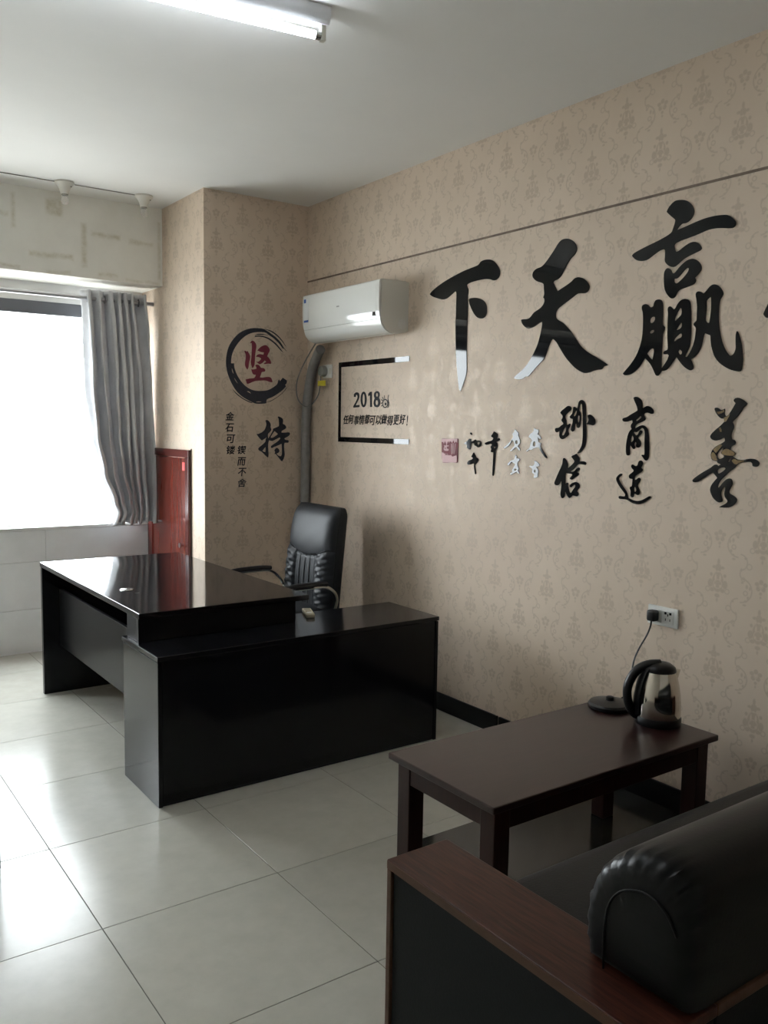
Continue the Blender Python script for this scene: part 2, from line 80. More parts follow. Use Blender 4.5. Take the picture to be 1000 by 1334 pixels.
    'zai': '390.3,1386.5 368.7,1378.8 354,1365.8 363.1,1360.3 377.2,1357.9 362.3,1341.6 363.8,1324.4 363.3,1312.5 379.5,1304.7 391.5,1307.5 384.9,1319.9 402,1329.3 400.4,1346.6 410.3,1353 422.4,1355.2 420.2,1359.4 396.4,1362.2 387.4,1374.6/390.3,1333.3 388.4,1343.7 378.8,1342.5 380.6,1330.4',
    'chu': '896.9,1453 872.2,1467.8 854.7,1479.9 844,1478.9 841.7,1466.1 818.9,1472.4 812.1,1477.2 799.5,1470.5 780.4,1472.1 766.3,1465.4 764.1,1453.9 772.3,1442.1 789.5,1437.4 802,1443.6 814.4,1448 818.3,1457.2 839.5,1454.4 842.6,1442.5 847.2,1424.8 856.2,1425.7 874.4,1433.4 871.3,1446.5 882.3,1449.8/795.3,1453.1 797.4,1460 785.3,1465 776.5,1461.7 777.9,1453.5 786.4,1447.5|852.3,1509.3 843.5,1511.8 836.1,1504.9 839.4,1499 846.7,1503.5',
    'dong': '820,1410.3 805.4,1395.6 801.5,1387.5 787.3,1381.1 783.4,1371.9 793.4,1359.8 808.7,1347.4 804.4,1326.5 798.9,1303.3 805.2,1300.6 809.2,1314.5 815.5,1340 814.2,1351.9 821.5,1356.2 831.9,1351.1 849.6,1346.8 864,1347.3 867.9,1355.5 857.5,1366.6 832.8,1374.6 822.5,1382.1 838.7,1388.5 831.9,1395.8',
    'seal': '1079.5,1474.3 1066.1,1476.3 997.5,1476.6 946.2,1478.1 944.4,1451.8 945.6,1403.9 944.7,1358.2 951.9,1352.7 993,1352.6 1030.8,1349.3 1065.4,1348.9 1073.3,1375.1 1076.6,1424.1',
    'sealw': '1077.6,1474.3 949.1,1476.9 950.1,1455.3 957.9,1464.7 970.5,1453.6 978.6,1470.3 989.2,1454.4 1004.6,1464.9 1015.6,1455 1021.7,1464.5 1034.3,1444.8 1048.3,1464 1057.4,1449.1 1065.4,1458.2 1076.2,1458|1073.1,1402.1 1061.5,1402 1051.7,1396.7 1026.9,1397.5 1018.9,1389.3 994.4,1390.6 986.6,1383.2 953.3,1391.6 947.6,1358.1 953.8,1354.3 1065.5,1350.8/1049.5,1389.4 1042.1,1395.8 1026.8,1395.1 1020.8,1388 1030.4,1390.1|1057.1,1441.8 1041.7,1439.7 1036.2,1446 1028.4,1441.3 1015.1,1441.6 1016.9,1436.7 1032,1435.1 1033.6,1425.3 1016.3,1421 1019.8,1413.6 1038.8,1411.8 1054.3,1415 1058.4,1424.6 1053,1434.6/1049,1428.6 1042.2,1431.2 1041.1,1422.7 1047.9,1420|996.6,1450.6 991,1450.7 987.8,1395.2 993.8,1395|983.6,1453.3 978.7,1453.4 977.4,1398 981.1,1397.9|966.7,1451.3 961.5,1452.6 964.1,1422.5 967.7,1398.3 970.3,1398.2 968.8,1427.2',
    'next': '-724.5,1957.3 -732.2,1975.5 -740,1990.9 -760,2042.3 -784.4,2108.3 -813.7,2177.6 -846.1,2188.1 -875.2,2157.8 -873,2109.2 -839.4,2035.5 -798.9,1968.8 -766.1,1945.2 -737.2,1942.5',
    'year': '1934.6,1714.2 1932.4,1729.5 1918.2,1738.4 1898.9,1740.3 1882,1734.4 1875.1,1721.3 1878,1705.2 1891.8,1687 1910.7,1666.4 1912.3,1661.7 1873.7,1663.6 1873.4,1650.7 1937.4,1648 1937.6,1658.3 1916.9,1678.1 1898,1700.9 1893.3,1714.7 1901.1,1725.1 1912,1723 1916.8,1712|1796.2,1695.5 1797.4,1681.2 1801.6,1668.2 1808.4,1658 1817.1,1651.5 1827,1649.3 1837,1651.7 1846.1,1658.4 1853.5,1668.9 1858.4,1682.1 1860.3,1696.6 1859.1,1711.1 1854.9,1724.1 1847.9,1734.3 1839.2,1740.7 1829.2,1742.8 1819.3,1740.2 1810.3,1733.4 1802.9,1723 1798.1,1709.9/1815.8,1695.8 1816.1,1685.7 1817.7,1676.5 1820.2,1669.3 1823.6,1664.6 1827.3,1663 1831.1,1664.7 1834.7,1669.5 1837.6,1676.8 1839.7,1686.1 1840.5,1696.3 1840.1,1706.4 1838.5,1715.6 1836,1722.9 1832.7,1727.5 1828.9,1729 1825.1,1727.3 1821.5,1722.6 1818.7,1715.2 1816.6,1706|1780,1728.4 1761.7,1738.8 1743.3,1738.9 1739.5,1651.6 1757.9,1650.9 1761.2,1718.9 1778,1713.8|1690.3,1742.9 1666.6,1734.8 1661.5,1719.1 1668.1,1702.7 1656.7,1687.8 1656.1,1665.5 1671.4,1650.9 1691.7,1648.4 1714,1654.9 1723.2,1670.8 1719.7,1688.8 1710.5,1700.8 1719.5,1713.5 1716,1732.4/1679.5,1720.3 1680.4,1715.5 1683.1,1711.7 1687.1,1709.6 1691.7,1709.7 1695.8,1712 1698.8,1715.9 1699.9,1720.8 1699,1725.6 1696.3,1729.4 1692.3,1731.5 1687.7,1731.4 1683.5,1729.1 1680.6,1725.2/1676.7,1674.7 1677.9,1668.3 1681.4,1663.2 1686.7,1660.4 1692.7,1660.4 1698.1,1663.4 1702,1668.6 1703.5,1675 1702.3,1681.5 1698.7,1686.6 1693.4,1689.4 1687.4,1689.3 1682,1686.3 1678.2,1681.1',
    'jian': '1713.4,1996.8 1722.7,1997.4 1733.4,1993.3 1738.8,1998.4 1741.4,1991.4 1750.8,1977.6 1755.7,1961.1 1752.2,1941.7 1746.9,1922.2 1744.2,1898 1736.1,1880.8 1728.1,1890 1720.1,1906.3 1720.1,1925.5 1724.1,1949.7 1724,1976 1718.7,1987.6|1754.8,2045 1758.8,2054.8 1768.2,2063.9 1777.7,2063.3 1788.5,2055.7 1798,2040.7 1798.8,2026.3 1794.5,2004.4 1790.8,1975.3 1788.7,1939 1784.7,1909.8 1772.5,1892.3 1765.7,1904 1760.3,1927.8 1763,1952 1765.6,1985.7 1767.5,2019.5 1766.4,2045.8 1762.9,2050.3|1806.2,2005.1 1821.1,2021.8 1840.2,2035.1 1863.5,2042.7 1878.7,2036.5 1892.5,2020.4 1894,2008.3 1884.3,1990.7 1876.1,1973.2 1887.2,1964.1 1898.3,1950.1 1903.9,1935.8 1902.6,1926 1881.8,1926.1 1859.7,1922.4 1850.1,1924.3 1869.3,1937.5 1858.3,1945.4 1843.2,1930 1824.1,1919.2 1813.2,1923.5 1796.8,1935.8 1810.4,1934.2 1824,1943.4 1833.6,1954.9 1821.3,1962.6 1795.4,1965.9 1807.6,1978.7 1824,1983.3 1848.6,1981.2 1854,1996.1 1832.1,1997.1 1815.7,2002.1|1791.4,1909 1802.3,1916.1 1818.6,1912.9 1832.3,1897.9 1846.1,1897.4 1858.4,1891.9 1863.2,1882.4 1857.1,1874.8 1837.9,1870.2 1832.4,1856.6 1824.3,1836.8 1846.2,1836.6 1871,1841.4 1895.9,1841.3 1908.5,1830.9 1915.5,1809.1 1896,1810.7 1865.5,1818 1832.5,1816.5 1799.8,1813.8 1772.6,1805.4 1748.3,1794.7 1733.5,1791.7 1725.5,1813 1724.1,1818.9 1751,1826.2 1780.7,1829.9 1791.6,1840.1 1795.6,1852.4 1783.4,1851.8 1772.5,1858.5 1763.1,1884.6 1777.9,1884.1 1799.6,1890.1 1798.2,1900.9',
    'chi': '1864.1,1562.3 1874.2,1567.1 1888.7,1560.2 1898.8,1548.8 1903.3,1534.7 1901.8,1521.8 1907.7,1505.1 1899,1490.9 1884.6,1477.8 1883.2,1461.1 1886.1,1448.2 1893.3,1457.3 1907.8,1480.6 1919.4,1501.4 1919.4,1510.4 1939.8,1518.4 1961.8,1527.8 1964.7,1543.4 1961.6,1574.4 1954.2,1587.1 1961.5,1591.2 1977.7,1585 1989.6,1577.5 1994.1,1564.6 1991.2,1543.8 2004.6,1538.8 2015,1528.5 2018.1,1518.1 2004.8,1507.6 1984.1,1496.9 1982.6,1486.5 2007.8,1486.8 2034.7,1488.8 2045.2,1484.5 2045.2,1474 2028.8,1460.8 2003.6,1448.9 2011.1,1439.8 2032,1437.3 2036.5,1429.5 2032.1,1420.3 2006.7,1420.2 2002.3,1405.9 2004,1371.9 2007.1,1343.1 1999.8,1316.9 1988,1298.2 1976.1,1306.7 1958.3,1327.7 1938.2,1348.1 1930.3,1346.6 1936.1,1359 1930.2,1370.7 1940.4,1383.7 1952.1,1386.3 1964,1377.2 1967.6,1364.1 1958.2,1353.7 1945.5,1349.9 1958.2,1338.1 1973,1332.3 1981.9,1335.4 1986.3,1353.6 1985.2,1392.8 1983.9,1413.6 1957.9,1403.2 1928.6,1392.8 1911.1,1385 1905.2,1390.2 1908.1,1400.5 1934.4,1416.1 1960.7,1434.4 1974,1447.4 1969.5,1455.2 1940.1,1442.1 1913.8,1431.6 1893.4,1435.4 1889.1,1431.5 1884.8,1405.7 1886.4,1366.9 1887.9,1338.5 1883.6,1324.3 1867.6,1336 1835.8,1363.2 1821.4,1368.4 1813.4,1380 1818.5,1388.9 1844.3,1408.2 1864.5,1426.2 1867.3,1444.3 1875.9,1457.2 1861.5,1446.8 1840,1435.1 1832.8,1439 1815.5,1456.8 1801.2,1474.5 1815.5,1477.2 1838.4,1486.4 1858.5,1503.3 1867.1,1521.3 1871.4,1541.9/1843,1368.3 1853.1,1379.9 1864.6,1392.8 1866.9,1379.9 1864.7,1359.3 1853.1,1361.9/1902.1,1454.8 1913.7,1472.9 1931.1,1495.1 1942.9,1487.4 1956.1,1477.2 1940,1465.4 1916.7,1452.3',
    'ring': '1990.1,1842 2005.5,1833.8 2020.9,1825.6 2018.5,1807.6 2008.3,1798.2 2013.5,1785.1 1985.5,1759.4 1955.1,1738.3 1914.8,1714.7 1874.8,1697.9 1870.8,1673.5 1835.1,1668.9 1795.6,1669.1 1776,1675.1 1746.8,1687.3 1698.5,1711.8 1655.4,1749.2 1622.3,1799.4 1598.9,1853.9 1588.6,1908.7 1592,1959.9 1606.2,2011.7 1632.1,2055.9 1669.9,2097 1712.8,2123.7 1760.9,2140.3 1804.6,2145 1848.7,2144.1 1866,2136.8 1903.3,2118.7 1873.5,2118.7 1853.7,2122.8 1804.6,2120 1756.1,2107.7 1712.8,2083 1674.6,2046.1 1643.8,2001.4 1627.2,1957.7 1623.4,1914.9 1643.7,1915.1 1646.1,1890.4 1660.3,1852.6 1684.1,1815 1717.7,1781.8 1756.4,1759.5 1795.5,1751 1834.9,1751.6 1879.6,1757.6 1919.6,1776.9 1949.7,1800.2 1957.2,1822.7 1964.8,1829.7 1969.9,1818.9/1628.1,1885.2 1634.2,1872.7 1641.3,1849.5 1635.6,1855.7 1629.9,1870.4/1643.6,1828.2 1655.5,1811.5 1670.7,1790.7 1662.6,1796.8 1649.8,1813.4/1732.2,1745.5 1749.2,1744 1761.3,1732.3 1746.7,1737.4/1795.6,1680.9 1815.3,1683.7 1837.5,1682.2 1815.3,1678.5|1853.6,2143.7 1903.2,2137.1 1953.4,2110.2 1994,2070.4 2014.6,2038.6 1990,2067.9 1950.9,2102.6 1903.2,2129.6|1853.7,2132.4 1893.3,2122.3 1938.4,2097.3 1973.8,2066.8 1999.4,2028.8 1989.2,2030.3 1963.7,2057.3 1925.9,2087.6 1883.4,2110.7|1787.6,2088.5 1790.1,2096.4 1834.1,2099.7 1888.4,2089.3 1943.6,2055.9 1974,2024.9 1995.4,2002 1971.5,2018.2 1938.6,2047.7 1886,2080.4 1834.1,2092.7|1787.6,2100.6 1804.7,2107.9 1838.9,2111.7 1883.4,2106.4 1834,2105.7|1630.8,1757.7 1664.9,1728 1712.9,1697.1 1776,1672.9 1756.5,1673.6 1705.7,1694.7 1657.8,1725.5|1859.9,1677.6 1904.8,1692.2 1955.1,1720.5 1995.7,1753.1 2021.2,1783.1 2018.6,1774.1 1990.6,1744 1950.1,1713.6 1904.8,1687.8|1978.9,2049.5 1943.5,2073.5 1989.1,2041.4 2019.9,2012.4 2007,2020.4',
}


# ------------------------------------------------------------------ node helpers
class V:
    """tiny expression wrapper over math nodes"""
    nt = None
    def __init__(s, sock): s.s = sock
    @staticmethod
    def op(o, *a, clamp=False):
        n = V.nt.nodes.new('ShaderNodeMath'); n.operation = o; n.use_clamp = clamp
        for i, x in enumerate(a):
            if isinstance(x, V): V.nt.links.new(x.s, n.inputs[i])
            else: n.inputs[i].default_value = x
        return V(n.outputs[0])
    def __add__(a, b): return V.op('ADD', a, b)
    __radd__ = __add__
    def __sub__(a, b): return V.op('SUBTRACT', a, b)
    def __rsub__(a, b): return V.op('SUBTRACT', b, a)
    def __mul__(a, b): return V.op('MULTIPLY', a, b)
    __rmul__ = __mul__
    def __truediv__(a, b): return V.op('DIVIDE', a, b)
    def abs(a): return V.op('ABSOLUTE', a)
    def sqrt(a): return V.op('SQRT', a)
    def sin(a): return V.op('SINE', a)
    def min(a, b): return V.op('MINIMUM', a, b)
    def max(a, b): return V.op('MAXIMUM', a, b)

def hyp(a, b): return (a * a + b * b).sqrt()
def step_in(d, w):   # 1 where d < 0, soft over w
    return V.op('ADD', V.op('MULTIPLY', d, -1.0 / w), 0.5, clamp=True)

MATS = {}
def mat_new(name):
    m = bpy.data.materials.new(name)
    m.use_nodes = True
    nt = m.node_tree
    b = nt.nodes['Principled BSDF']
    MATS[name] = m
    return m, nt, b

def link(nt, a, b): nt.links.new(a, b)

def noise(nt, scale, detail=3, rough=0.5, coord='Object', stretch=None):
    tc = nt.nodes.new('ShaderNodeTexCoord')
    n = nt.nodes.new('ShaderNodeTexNoise')
    n.inputs['Scale'].default_value = scale
    n.inputs['Detail'].default_value = detail
    n.inputs['Roughness'].default_value = rough
    src = tc.outputs[coord]
    if stretch:
        mp = nt.nodes.new('ShaderNodeMapping')
        mp.inputs['Scale'].default_value = stretch
        link(nt, src, mp.inputs[0]); src = mp.outputs[0]
    link(nt, src, n.inputs['Vector'])
    return n.outputs['Fac']

def ramp(nt, fac, c0, c1, p0=0.3, p1=0.7):
    r = nt.nodes.new('ShaderNodeValToRGB')
    e = r.color_ramp.elements
    e[0].position, e[1].position = p0, p1
    e[0].color, e[1].color = (*c0, 1), (*c1, 1)
    link(nt, fac, r.inputs[0])
    return r.outputs[0]

def bump(nt, bsdf, fac, strength, dist=0.002):
    bn = nt.nodes.new('ShaderNodeBump')
    bn.inputs['Strength'].default_value = strength
    bn.inputs['Distance'].default_value = dist
    link(nt, fac, bn.inputs['Height'])
    link(nt, bn.outputs[0], bsdf.inputs['Normal'])

def simple(name, col, rough=0.5, metal=0.0, spec=0.5, var=0.0, scale=6, bmp=0.0, bscale=60, coat=0.0, stretch=None):
    m, nt, b = mat_new(name)
    if var:
        f = noise(nt, scale, 4, 0.55, stretch=stretch)
        lo = tuple(c * (1 - var) for c in col); hi = tuple(min(1, c * (1 + var)) for c in col)
        link(nt, ramp(nt, f, lo, hi), b.inputs['Base Color'])
    else:
        b.inputs['Base Color'].default_value = (*col, 1)
    b.inputs['Roughness'].default_value = rough
    b.inputs['Metallic'].default_value = metal
    b.inputs['Specular IOR Level'].default_value = spec
    b.inputs['Coat Weight'].default_value = coat
    b.inputs['Coat Roughness'].default_value = 0.05
    if bmp: bump(nt, b, noise(nt, bscale, 3, 0.6), bmp)
    return m

def wood(name, c0, c1, stretch, rough=0.3, scale=14, coat=0.0, spec=0.5):
    m, nt, b = mat_new(name)
    f = noise(nt, scale, 6, 0.65, stretch=stretch)
    link(nt, ramp(nt, f, c0, c1, 0.32, 0.68), b.inputs['Base Color'])
    b.inputs['Roughness'].default_value = rough
    b.inputs['Specular IOR Level'].default_value = spec
    b.inputs['Coat Weight'].default_value = coat
    b.inputs['Coat Roughness'].default_value = 0.08
    bump(nt, b, f, 0.08, 0.001)
    return m

def wallpaper(name, axis, off, zoff=0.464):
    """beige damask paper: scrolls and medallions in satin ink on a half-drop repeat"""
    m, nt, b = mat_new(name)
    V.nt = nt
    geo = nt.nodes.new('ShaderNodeNewGeometry')
    sep = nt.nodes.new('ShaderNodeSeparateXYZ')
    link(nt, geo.outputs['Position'], sep.inputs[0])
    a = V(sep.outputs[axis]); z = V(sep.outputs[2])
    W, HH = 0.177, 0.335
    t = (a - off) / W + 0.5
    k = V.op('FLOOR', t)
    u = ((t - k) - 0.5) * W                       # across, -W/2..W/2 round the column centre
    par = V.op('MODULO', V.op('ABSOLUTE', k), 2.0)
    zz = (z - zoff) / HH + 10.5 + par * 0.5
    v = (zz - V.op('FLOOR', zz) - 0.5) * HH        # -HH/2..HH/2, 0 at the medallion
    au = u.abs()
    def ell(cx, cy, rx, ry):
        return (hyp((au - cx) / rx, (v - cy) / ry) - 1.0) * min(rx, ry)
    def ring(cx, cy, r, w, us=au):
        return (hyp(us - cx, v - cy) - r).abs() - w
    # medallion
    d = ell(0, -0.004, 0.024, 0.040)
    for e in ((0, 0.050, 0.013, 0.016), (0, 0.073, 0.006, 0.013), (0.017, 0.052, 0.009, 0.006), (0.031, -0.012, 0.011, 0.016),
              (0.029, 0.022, 0.006, 0.007), (0.022, -0.036, 0.010, 0.008), (0, -0.057, 0.011, 0.008), (0, -0.074, 0.004, 0.007)):
        d = d.min(ell(*e))
    d = d.min(ring(0.041, -0.036, 0.009, 0.0018))
    # lacy cut-outs inside the medallion
    for e in ((0.010, 0.012, 0.004, 0.012), (0.012, -0.020, 0.005, 0.006), (0, 0.036, 0.006, 0.003)):
        d = d.max(0.0 - ell(*e))
    d = d.max(0.0012 - (ring(0, -0.012, 0.017, 0.0)))
    # urn with a flower, half a repeat away from the medallion
    vv = V.op('SUBTRACT', HH / 2 - 0.002, v.abs())  # distance from the cell border
    sv = (v - HH / 2).abs().min((v + HH / 2).abs())
    # signed height around the urn centre
    g = V.op('GREATER_THAN', v, 0.0)
    vu = v - HH / 2 * (g * 2.0 - 1.0) 
    def ellu(cx, cy, rx, ry):
        return (hyp((au - cx) / rx, (vu - cy) / ry) - 1.0) * min(rx, ry)
    for e in ((0, 0.020, 0.009, 0.010), (0.016, 0.012, 0.009, 0.008), (0.010, -0.004, 0.009, 0.010), (0, -0.022, 0.006, 0.006), (0, -0.036, 0.0035, 0.005)):
        d = d.min(ellu(*e))
    d = d.max(0.0010 - (hyp(au, vu - 0.004) - 0.007).abs())
    # big C scroll beside the urn, then smaller S scrolls into the neighbouring column
    def arc(cx, cy, r, w, side):
        dd = (hyp(au - cx, vu - cy) - r).abs() - w
        return dd.max((au - cx) * side)
    d = d.min(arc(0.080, -0.022, 0.045, 0.0025, 1.0))
    d = d.min(arc(0.066, 0.040, 0.020, 0.0023, -1.0))
    d = d.min((hyp(au - 0.060, vu + 0.030) - 0.008).abs() - 0.002)
    d = d.min((hyp(au - 0.072, vu - 0.020) - 0.007).abs() - 0.002)
    d = d.min(arc(0.0885, 0.083, 0.030, 0.0022, 1.0))
    d = d.min((hyp(au - 0.050, vu - 0.070) - 0.010).abs() - 0.0018)
    for e in ((0.066, 0.100, 0.006, 0.005), (0.056, -0.005, 0.005, 0.008), (0.062, -0.075, 0.007, 0.004), (0.043, -0.010, 0.004, 0.007), (0.049, -0.046, 0.005, 0.006), (0.058, -0.060, 0.006, 0.004), (0.075, 0.008, 0.005, 0.004), (0.082, 0.055, 0.004, 0.006)):
        d = d.min(ellu(*e))
    mask = step_in(d, 0.0042)
    mask = mask * (V(noise(nt, 260, 2, 0.6)) * 0.7 + 0.55)
    mask = V.op('MINIMUM', mask, 1.0)
    mix = nt.nodes.new('ShaderNodeMix'); mix.data_type = 'RGBA'
    base = ramp(nt, noise(nt, 3.0, 4, 0.6), (0.62, 0.505, 0.40), (0.675, 0.555, 0.445))
    mix.inputs[7].default_value = (0.53, 0.427, 0.333, 1)
    link(nt, mask.s, mix.inputs[0]); link(nt, base, mix.inputs[6])
    link(nt, mix.outputs[2], b.inputs['Base Color'])
    rg = 0.62 - mask * 0.17
    link(nt, (mask * 0.13).s, b.inputs['Metallic'])
    link(nt, rg.s, b.inputs['Roughness'])
    b.inputs['Specular IOR Level'].default_value = 0.3
    return m

wallpaper('paper_side', 1, -0.067)
wallpaper('paper_front', 0, -0.067)
simple('ceiling_paint', (0.78, 0.78, 0.765), 0.75, var=0.02, scale=2)
simple('sill_stone', (0.66, 0.66, 0.65), 0.3, var=0.05)
simple('wall_tile', (0.76, 0.77, 0.78), 0.16, var=0.05, scale=5)
simple('grout_dark', (0.10, 0.095, 0.085), 0.9)
simple('grout_pale', (0.70, 0.70, 0.69), 0.8)
simple('plaster', (0.55, 0.52, 0.47), 0.8, var=0.05)
simple('black_satin', (0.009, 0.009, 0.010), 0.3, spec=0.14)
simple('black_matte', (0.008, 0.008, 0.009), 0.5, spec=0.2)
simple('desk_gloss', (0.009, 0.0085, 0.0095), 0.085, var=0.2, scale=30)
simple('black_laminate', (0.008, 0.008, 0.0098), 0.13, spec=0.33, var=0.06, scale=30, stretch=(0.4, 1, 4))
simple('black_edge', (0.022, 0.021, 0.023), 0.25)
simple('black_skirting', (0.006, 0.006, 0.006), 0.4, spec=0.15)
simple('black_acrylic', (0.005, 0.0055, 0.0065), 0.035, spec=0.29, var=0.1, bmp=0.012, bscale=9)
simple('black_vinyl', (0.012, 0.012, 0.015), 0.5, spec=0.12)
simple('ink_vinyl', (0.017, 0.019, 0.032), 0.45, var=0.3, scale=60)
simple('red_vinyl', (0.20, 0.018, 0.04), 0.45, var=0.12, scale=30)
simple('red_acrylic', (0.15, 0.008, 0.018), 0.4, spec=0.08)
simple('pink_script_reflection', (0.62, 0.40, 0.41), 0.4, spec=0.1)  # pale seal script, also the window reflection painted on the seal
simple('gold_foil', (0.22, 0.135, 0.045), 0.38, var=0.3, scale=80)
simple('ac_white', (0.72, 0.72, 0.69), 0.10, var=0.01)
simple('ac_side', (0.66, 0.65, 0.60), 0.35)
simple('white_plastic', (0.72, 0.72, 0.69), 0.3)
simple('ivory_plastic', (0.62, 0.60, 0.52), 0.4)
simple('ceramic', (0.66, 0.64, 0.58), 0.3)
simple('bulb_metal', (0.35, 0.33, 0.29), 0.35, 1.0)
simple('pipe_wrap', (0.24, 0.23, 0.225), 0.55, var=0.12, scale=30, bmp=0.2, bscale=40)
simple('grey_plastic', (0.30, 0.30, 0.28), 0.45)
simple('grey_cord', (0.20, 0.20, 0.19), 0.5)
simple('yellow_tag', (0.62, 0.52, 0.03), 0.5)
simple('blue_print', (0.02, 0.10, 0.40), 0.4)
simple('label_paper', (0.70, 0.72, 0.72), 0.4)
simple('display_dark', (0.02, 0.02, 0.02), 0.1)
simple('black_plastic', (0.010, 0.010, 0.011), 0.34, spec=0.35)
simple('steel', (0.62, 0.58, 0.52), 0.10, 1.0, bmp=0.02, bscale=5)
simple('chrome', (0.62, 0.62, 0.62), 0.09, 1.0)
simple('hinge_steel', (0.70, 0.70, 0.70), 0.25, 1.0)
simple('aluminium_frame', (0.13, 0.135, 0.15), 0.35, 0.2)
simple('rod_metal', (0.42, 0.42, 0.44), 0.3, 0.6)
simple('bolster_leather', (0.007, 0.0075, 0.008), 0.36, spec=0.22, bmp=0.12, bscale=120)
simple('leather', (0.009, 0.0095, 0.010), 0.42, spec=0.22, var=0.15, scale=40, bmp=0.35, bscale=170)
simple('leather_soft', (0.013, 0.0145, 0.018), 0.50, spec=0.27, var=0.1, scale=40, bmp=0.2, bscale=120)
simple('panel_leather', (0.008, 0.009, 0.010), 0.6, spec=0.2, bmp=0.3, bscale=150)
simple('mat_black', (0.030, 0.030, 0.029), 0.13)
simple('white_enamel', (0.75, 0.76, 0.78), 0.35)
simple('remote_cream', (0.60, 0.55, 0.42), 0.4)
simple('remote_keys', (0.30, 0.26, 0.18), 0.5)
simple('cable_dark', (0.16, 0.14, 0.12), 0.6)
simple('seam_dark', (0.16, 0.115, 0.085), 0.7, var=0.3, scale=20)
simple('clear_tape', (0.42, 0.44, 0.46), 0.3)
wood('mahogany', (0.018, 0.0065, 0.006), (0.029, 0.011, 0.0095), (0.5, 6, 6), 0.28, 10)
wood('mahogany_leg', (0.022, 0.008, 0.007), (0.036, 0.013, 0.011), (6, 6, 0.5), 0.3, 10, spec=0.25)
wood('walnut_veneer', (0.026, 0.008, 0.0055), (0.090, 0.030, 0.018), (16, 1.2, 8), 0.34, 9, spec=0.3)
wood('walnut_edge', (0.075, 0.036, 0.020), (0.11, 0.055, 0.034), (6, 0.8, 4), 0.4, 9, spec=0.3)
wood('red_door_wood', (0.105, 0.020, 0.014), (0.15, 0.030, 0.020), (3, 3, 0.3), 0.17, 5)
wood('red_frame_wood', (0.075, 0.015, 0.014), (0.105, 0.022, 0.018), (5, 5, 0.4), 0.16, 7)

# floor tile with per-tile tint
m, nt, b = mat_new('floor_tile')
f = noise(nt, 7, 5, 0.6, coord='Generated')
oi = nt.nodes.new('ShaderNodeObjectInfo')
V.nt = nt
ft = V.op('ADD', V(f), (V(oi.outputs['Random']) - 0.5) * 0.35)
link(nt, ramp(nt, ft.s, (0.47, 0.46, 0.405), (0.55, 0.54, 0.48), 0.2, 0.8), b.inputs['Base Color'])
b.inputs['Roughness'].default_value = 0.20
b.inputs['Specular IOR Level'].default_value = 0.36
rr = V(noise(nt, 18, 4, 0.6, coord='Generated')) * 0.12 + 0.17
link(nt, rr.s, b.inputs['Roughness'])

# beam: off-white paint with strips of old tape residue
m, nt, b = mat_new('beam_paint')
V.nt = nt
geo = nt.nodes.new('ShaderNodeNewGeometry')
sep = nt.nodes.new('ShaderNodeSeparateXYZ'); link(nt, geo.outputs['Position'], sep.inputs[0])
bx_, bz_ = V(sep.outputs[0]), V(sep.outputs[2])
wob = (V(noise(nt, 9, 3, 0.6)) - 0.5) * 0.05
msk = None
for (x0, x1, z0, z1) in ((0.915, 0.945, 2.52, 2.78), (0.50, 0.52, 2.70, 2.90), (0.60, 0.86, 2.545, 2.575), (0.98, 1.16, 2.715, 2.74), (1.22, 1.38, 2.70, 2.72),
                         (1.415, 1.43, 2.50, 2.86), (0.35, 0.48, 2.76, 2.785), (0.40, 0.54, 2.455, 2.475), (0.70, 0.84, 2.455, 2.47), (1.02, 1.14, 2.47, 2.485),
                         (0.70, 0.80, 2.81, 2.90), (1.2, 1.42, 2.455, 2.465), (-0.2, 0.1, 2.6, 2.63)):
    d = ((bx_ - (x0 + x1) / 2).abs() - (x1 - x0) / 2).max((bz_ + wob - (z0 + z1) / 2).abs() - (z1 - z0) / 2)
    k_ = step_in(d, 0.02)
    msk = k_ if msk is None else msk.max(k_)
msk = msk * V.op('ADD', V(noise(nt, 24, 4, 0.7)) * 1.6, -0.35, clamp=True)
mix = nt.nodes.new('ShaderNodeMix'); mix.data_type = 'RGBA'
link(nt, msk.s, mix.inputs[0])
link(nt, ramp(nt, noise(nt, 5, 5, 0.6), (0.74, 0.725, 0.67), (0.81, 0.795, 0.74)), mix.inputs[6])
mix.inputs[7].default_value = (0.50, 0.46, 0.33, 1)
link(nt, mix.outputs[2], b.inputs['Base Color'])
b.inputs['Roughness'].default_value = 0.7

# curtain cloth: grey weave letting a little light through, scattered glitter thread
m, nt, b = mat_new('curtain_cloth')
f = noise(nt, 9, 5, 0.6, stretch=(1, 1, 0.8))
link(nt, ramp(nt, f, (0.52, 0.525, 0.55), (0.66, 0.665, 0.69)), b.inputs['Base Color'])
b.inputs['Roughness'].default_value = 0.55
b.inputs['Sheen Weight'].default_value = 0.2
V.nt = nt
gl = V.op('GREATER_THAN', V(noise(nt, 55, 2, 0.5, stretch=(1, 1, 0.3))), 0.66)
link(nt, (0.55 - gl * 0.3).s, b.inputs['Roughness'])
tr = nt.nodes.new('ShaderNodeBsdfTranslucent'); tr.inputs[0].default_value = (0.40, 0.41, 0.45, 1)
mx = nt.nodes.new('ShaderNodeMixShader'); mx.inputs[0].default_value = 0.09
link(nt, b.outputs[0], mx.inputs[1]); link(nt, tr.outputs[0], mx.inputs[2])
link(nt, mx.outputs[0], nt.nodes['Material Output'].inputs[0])

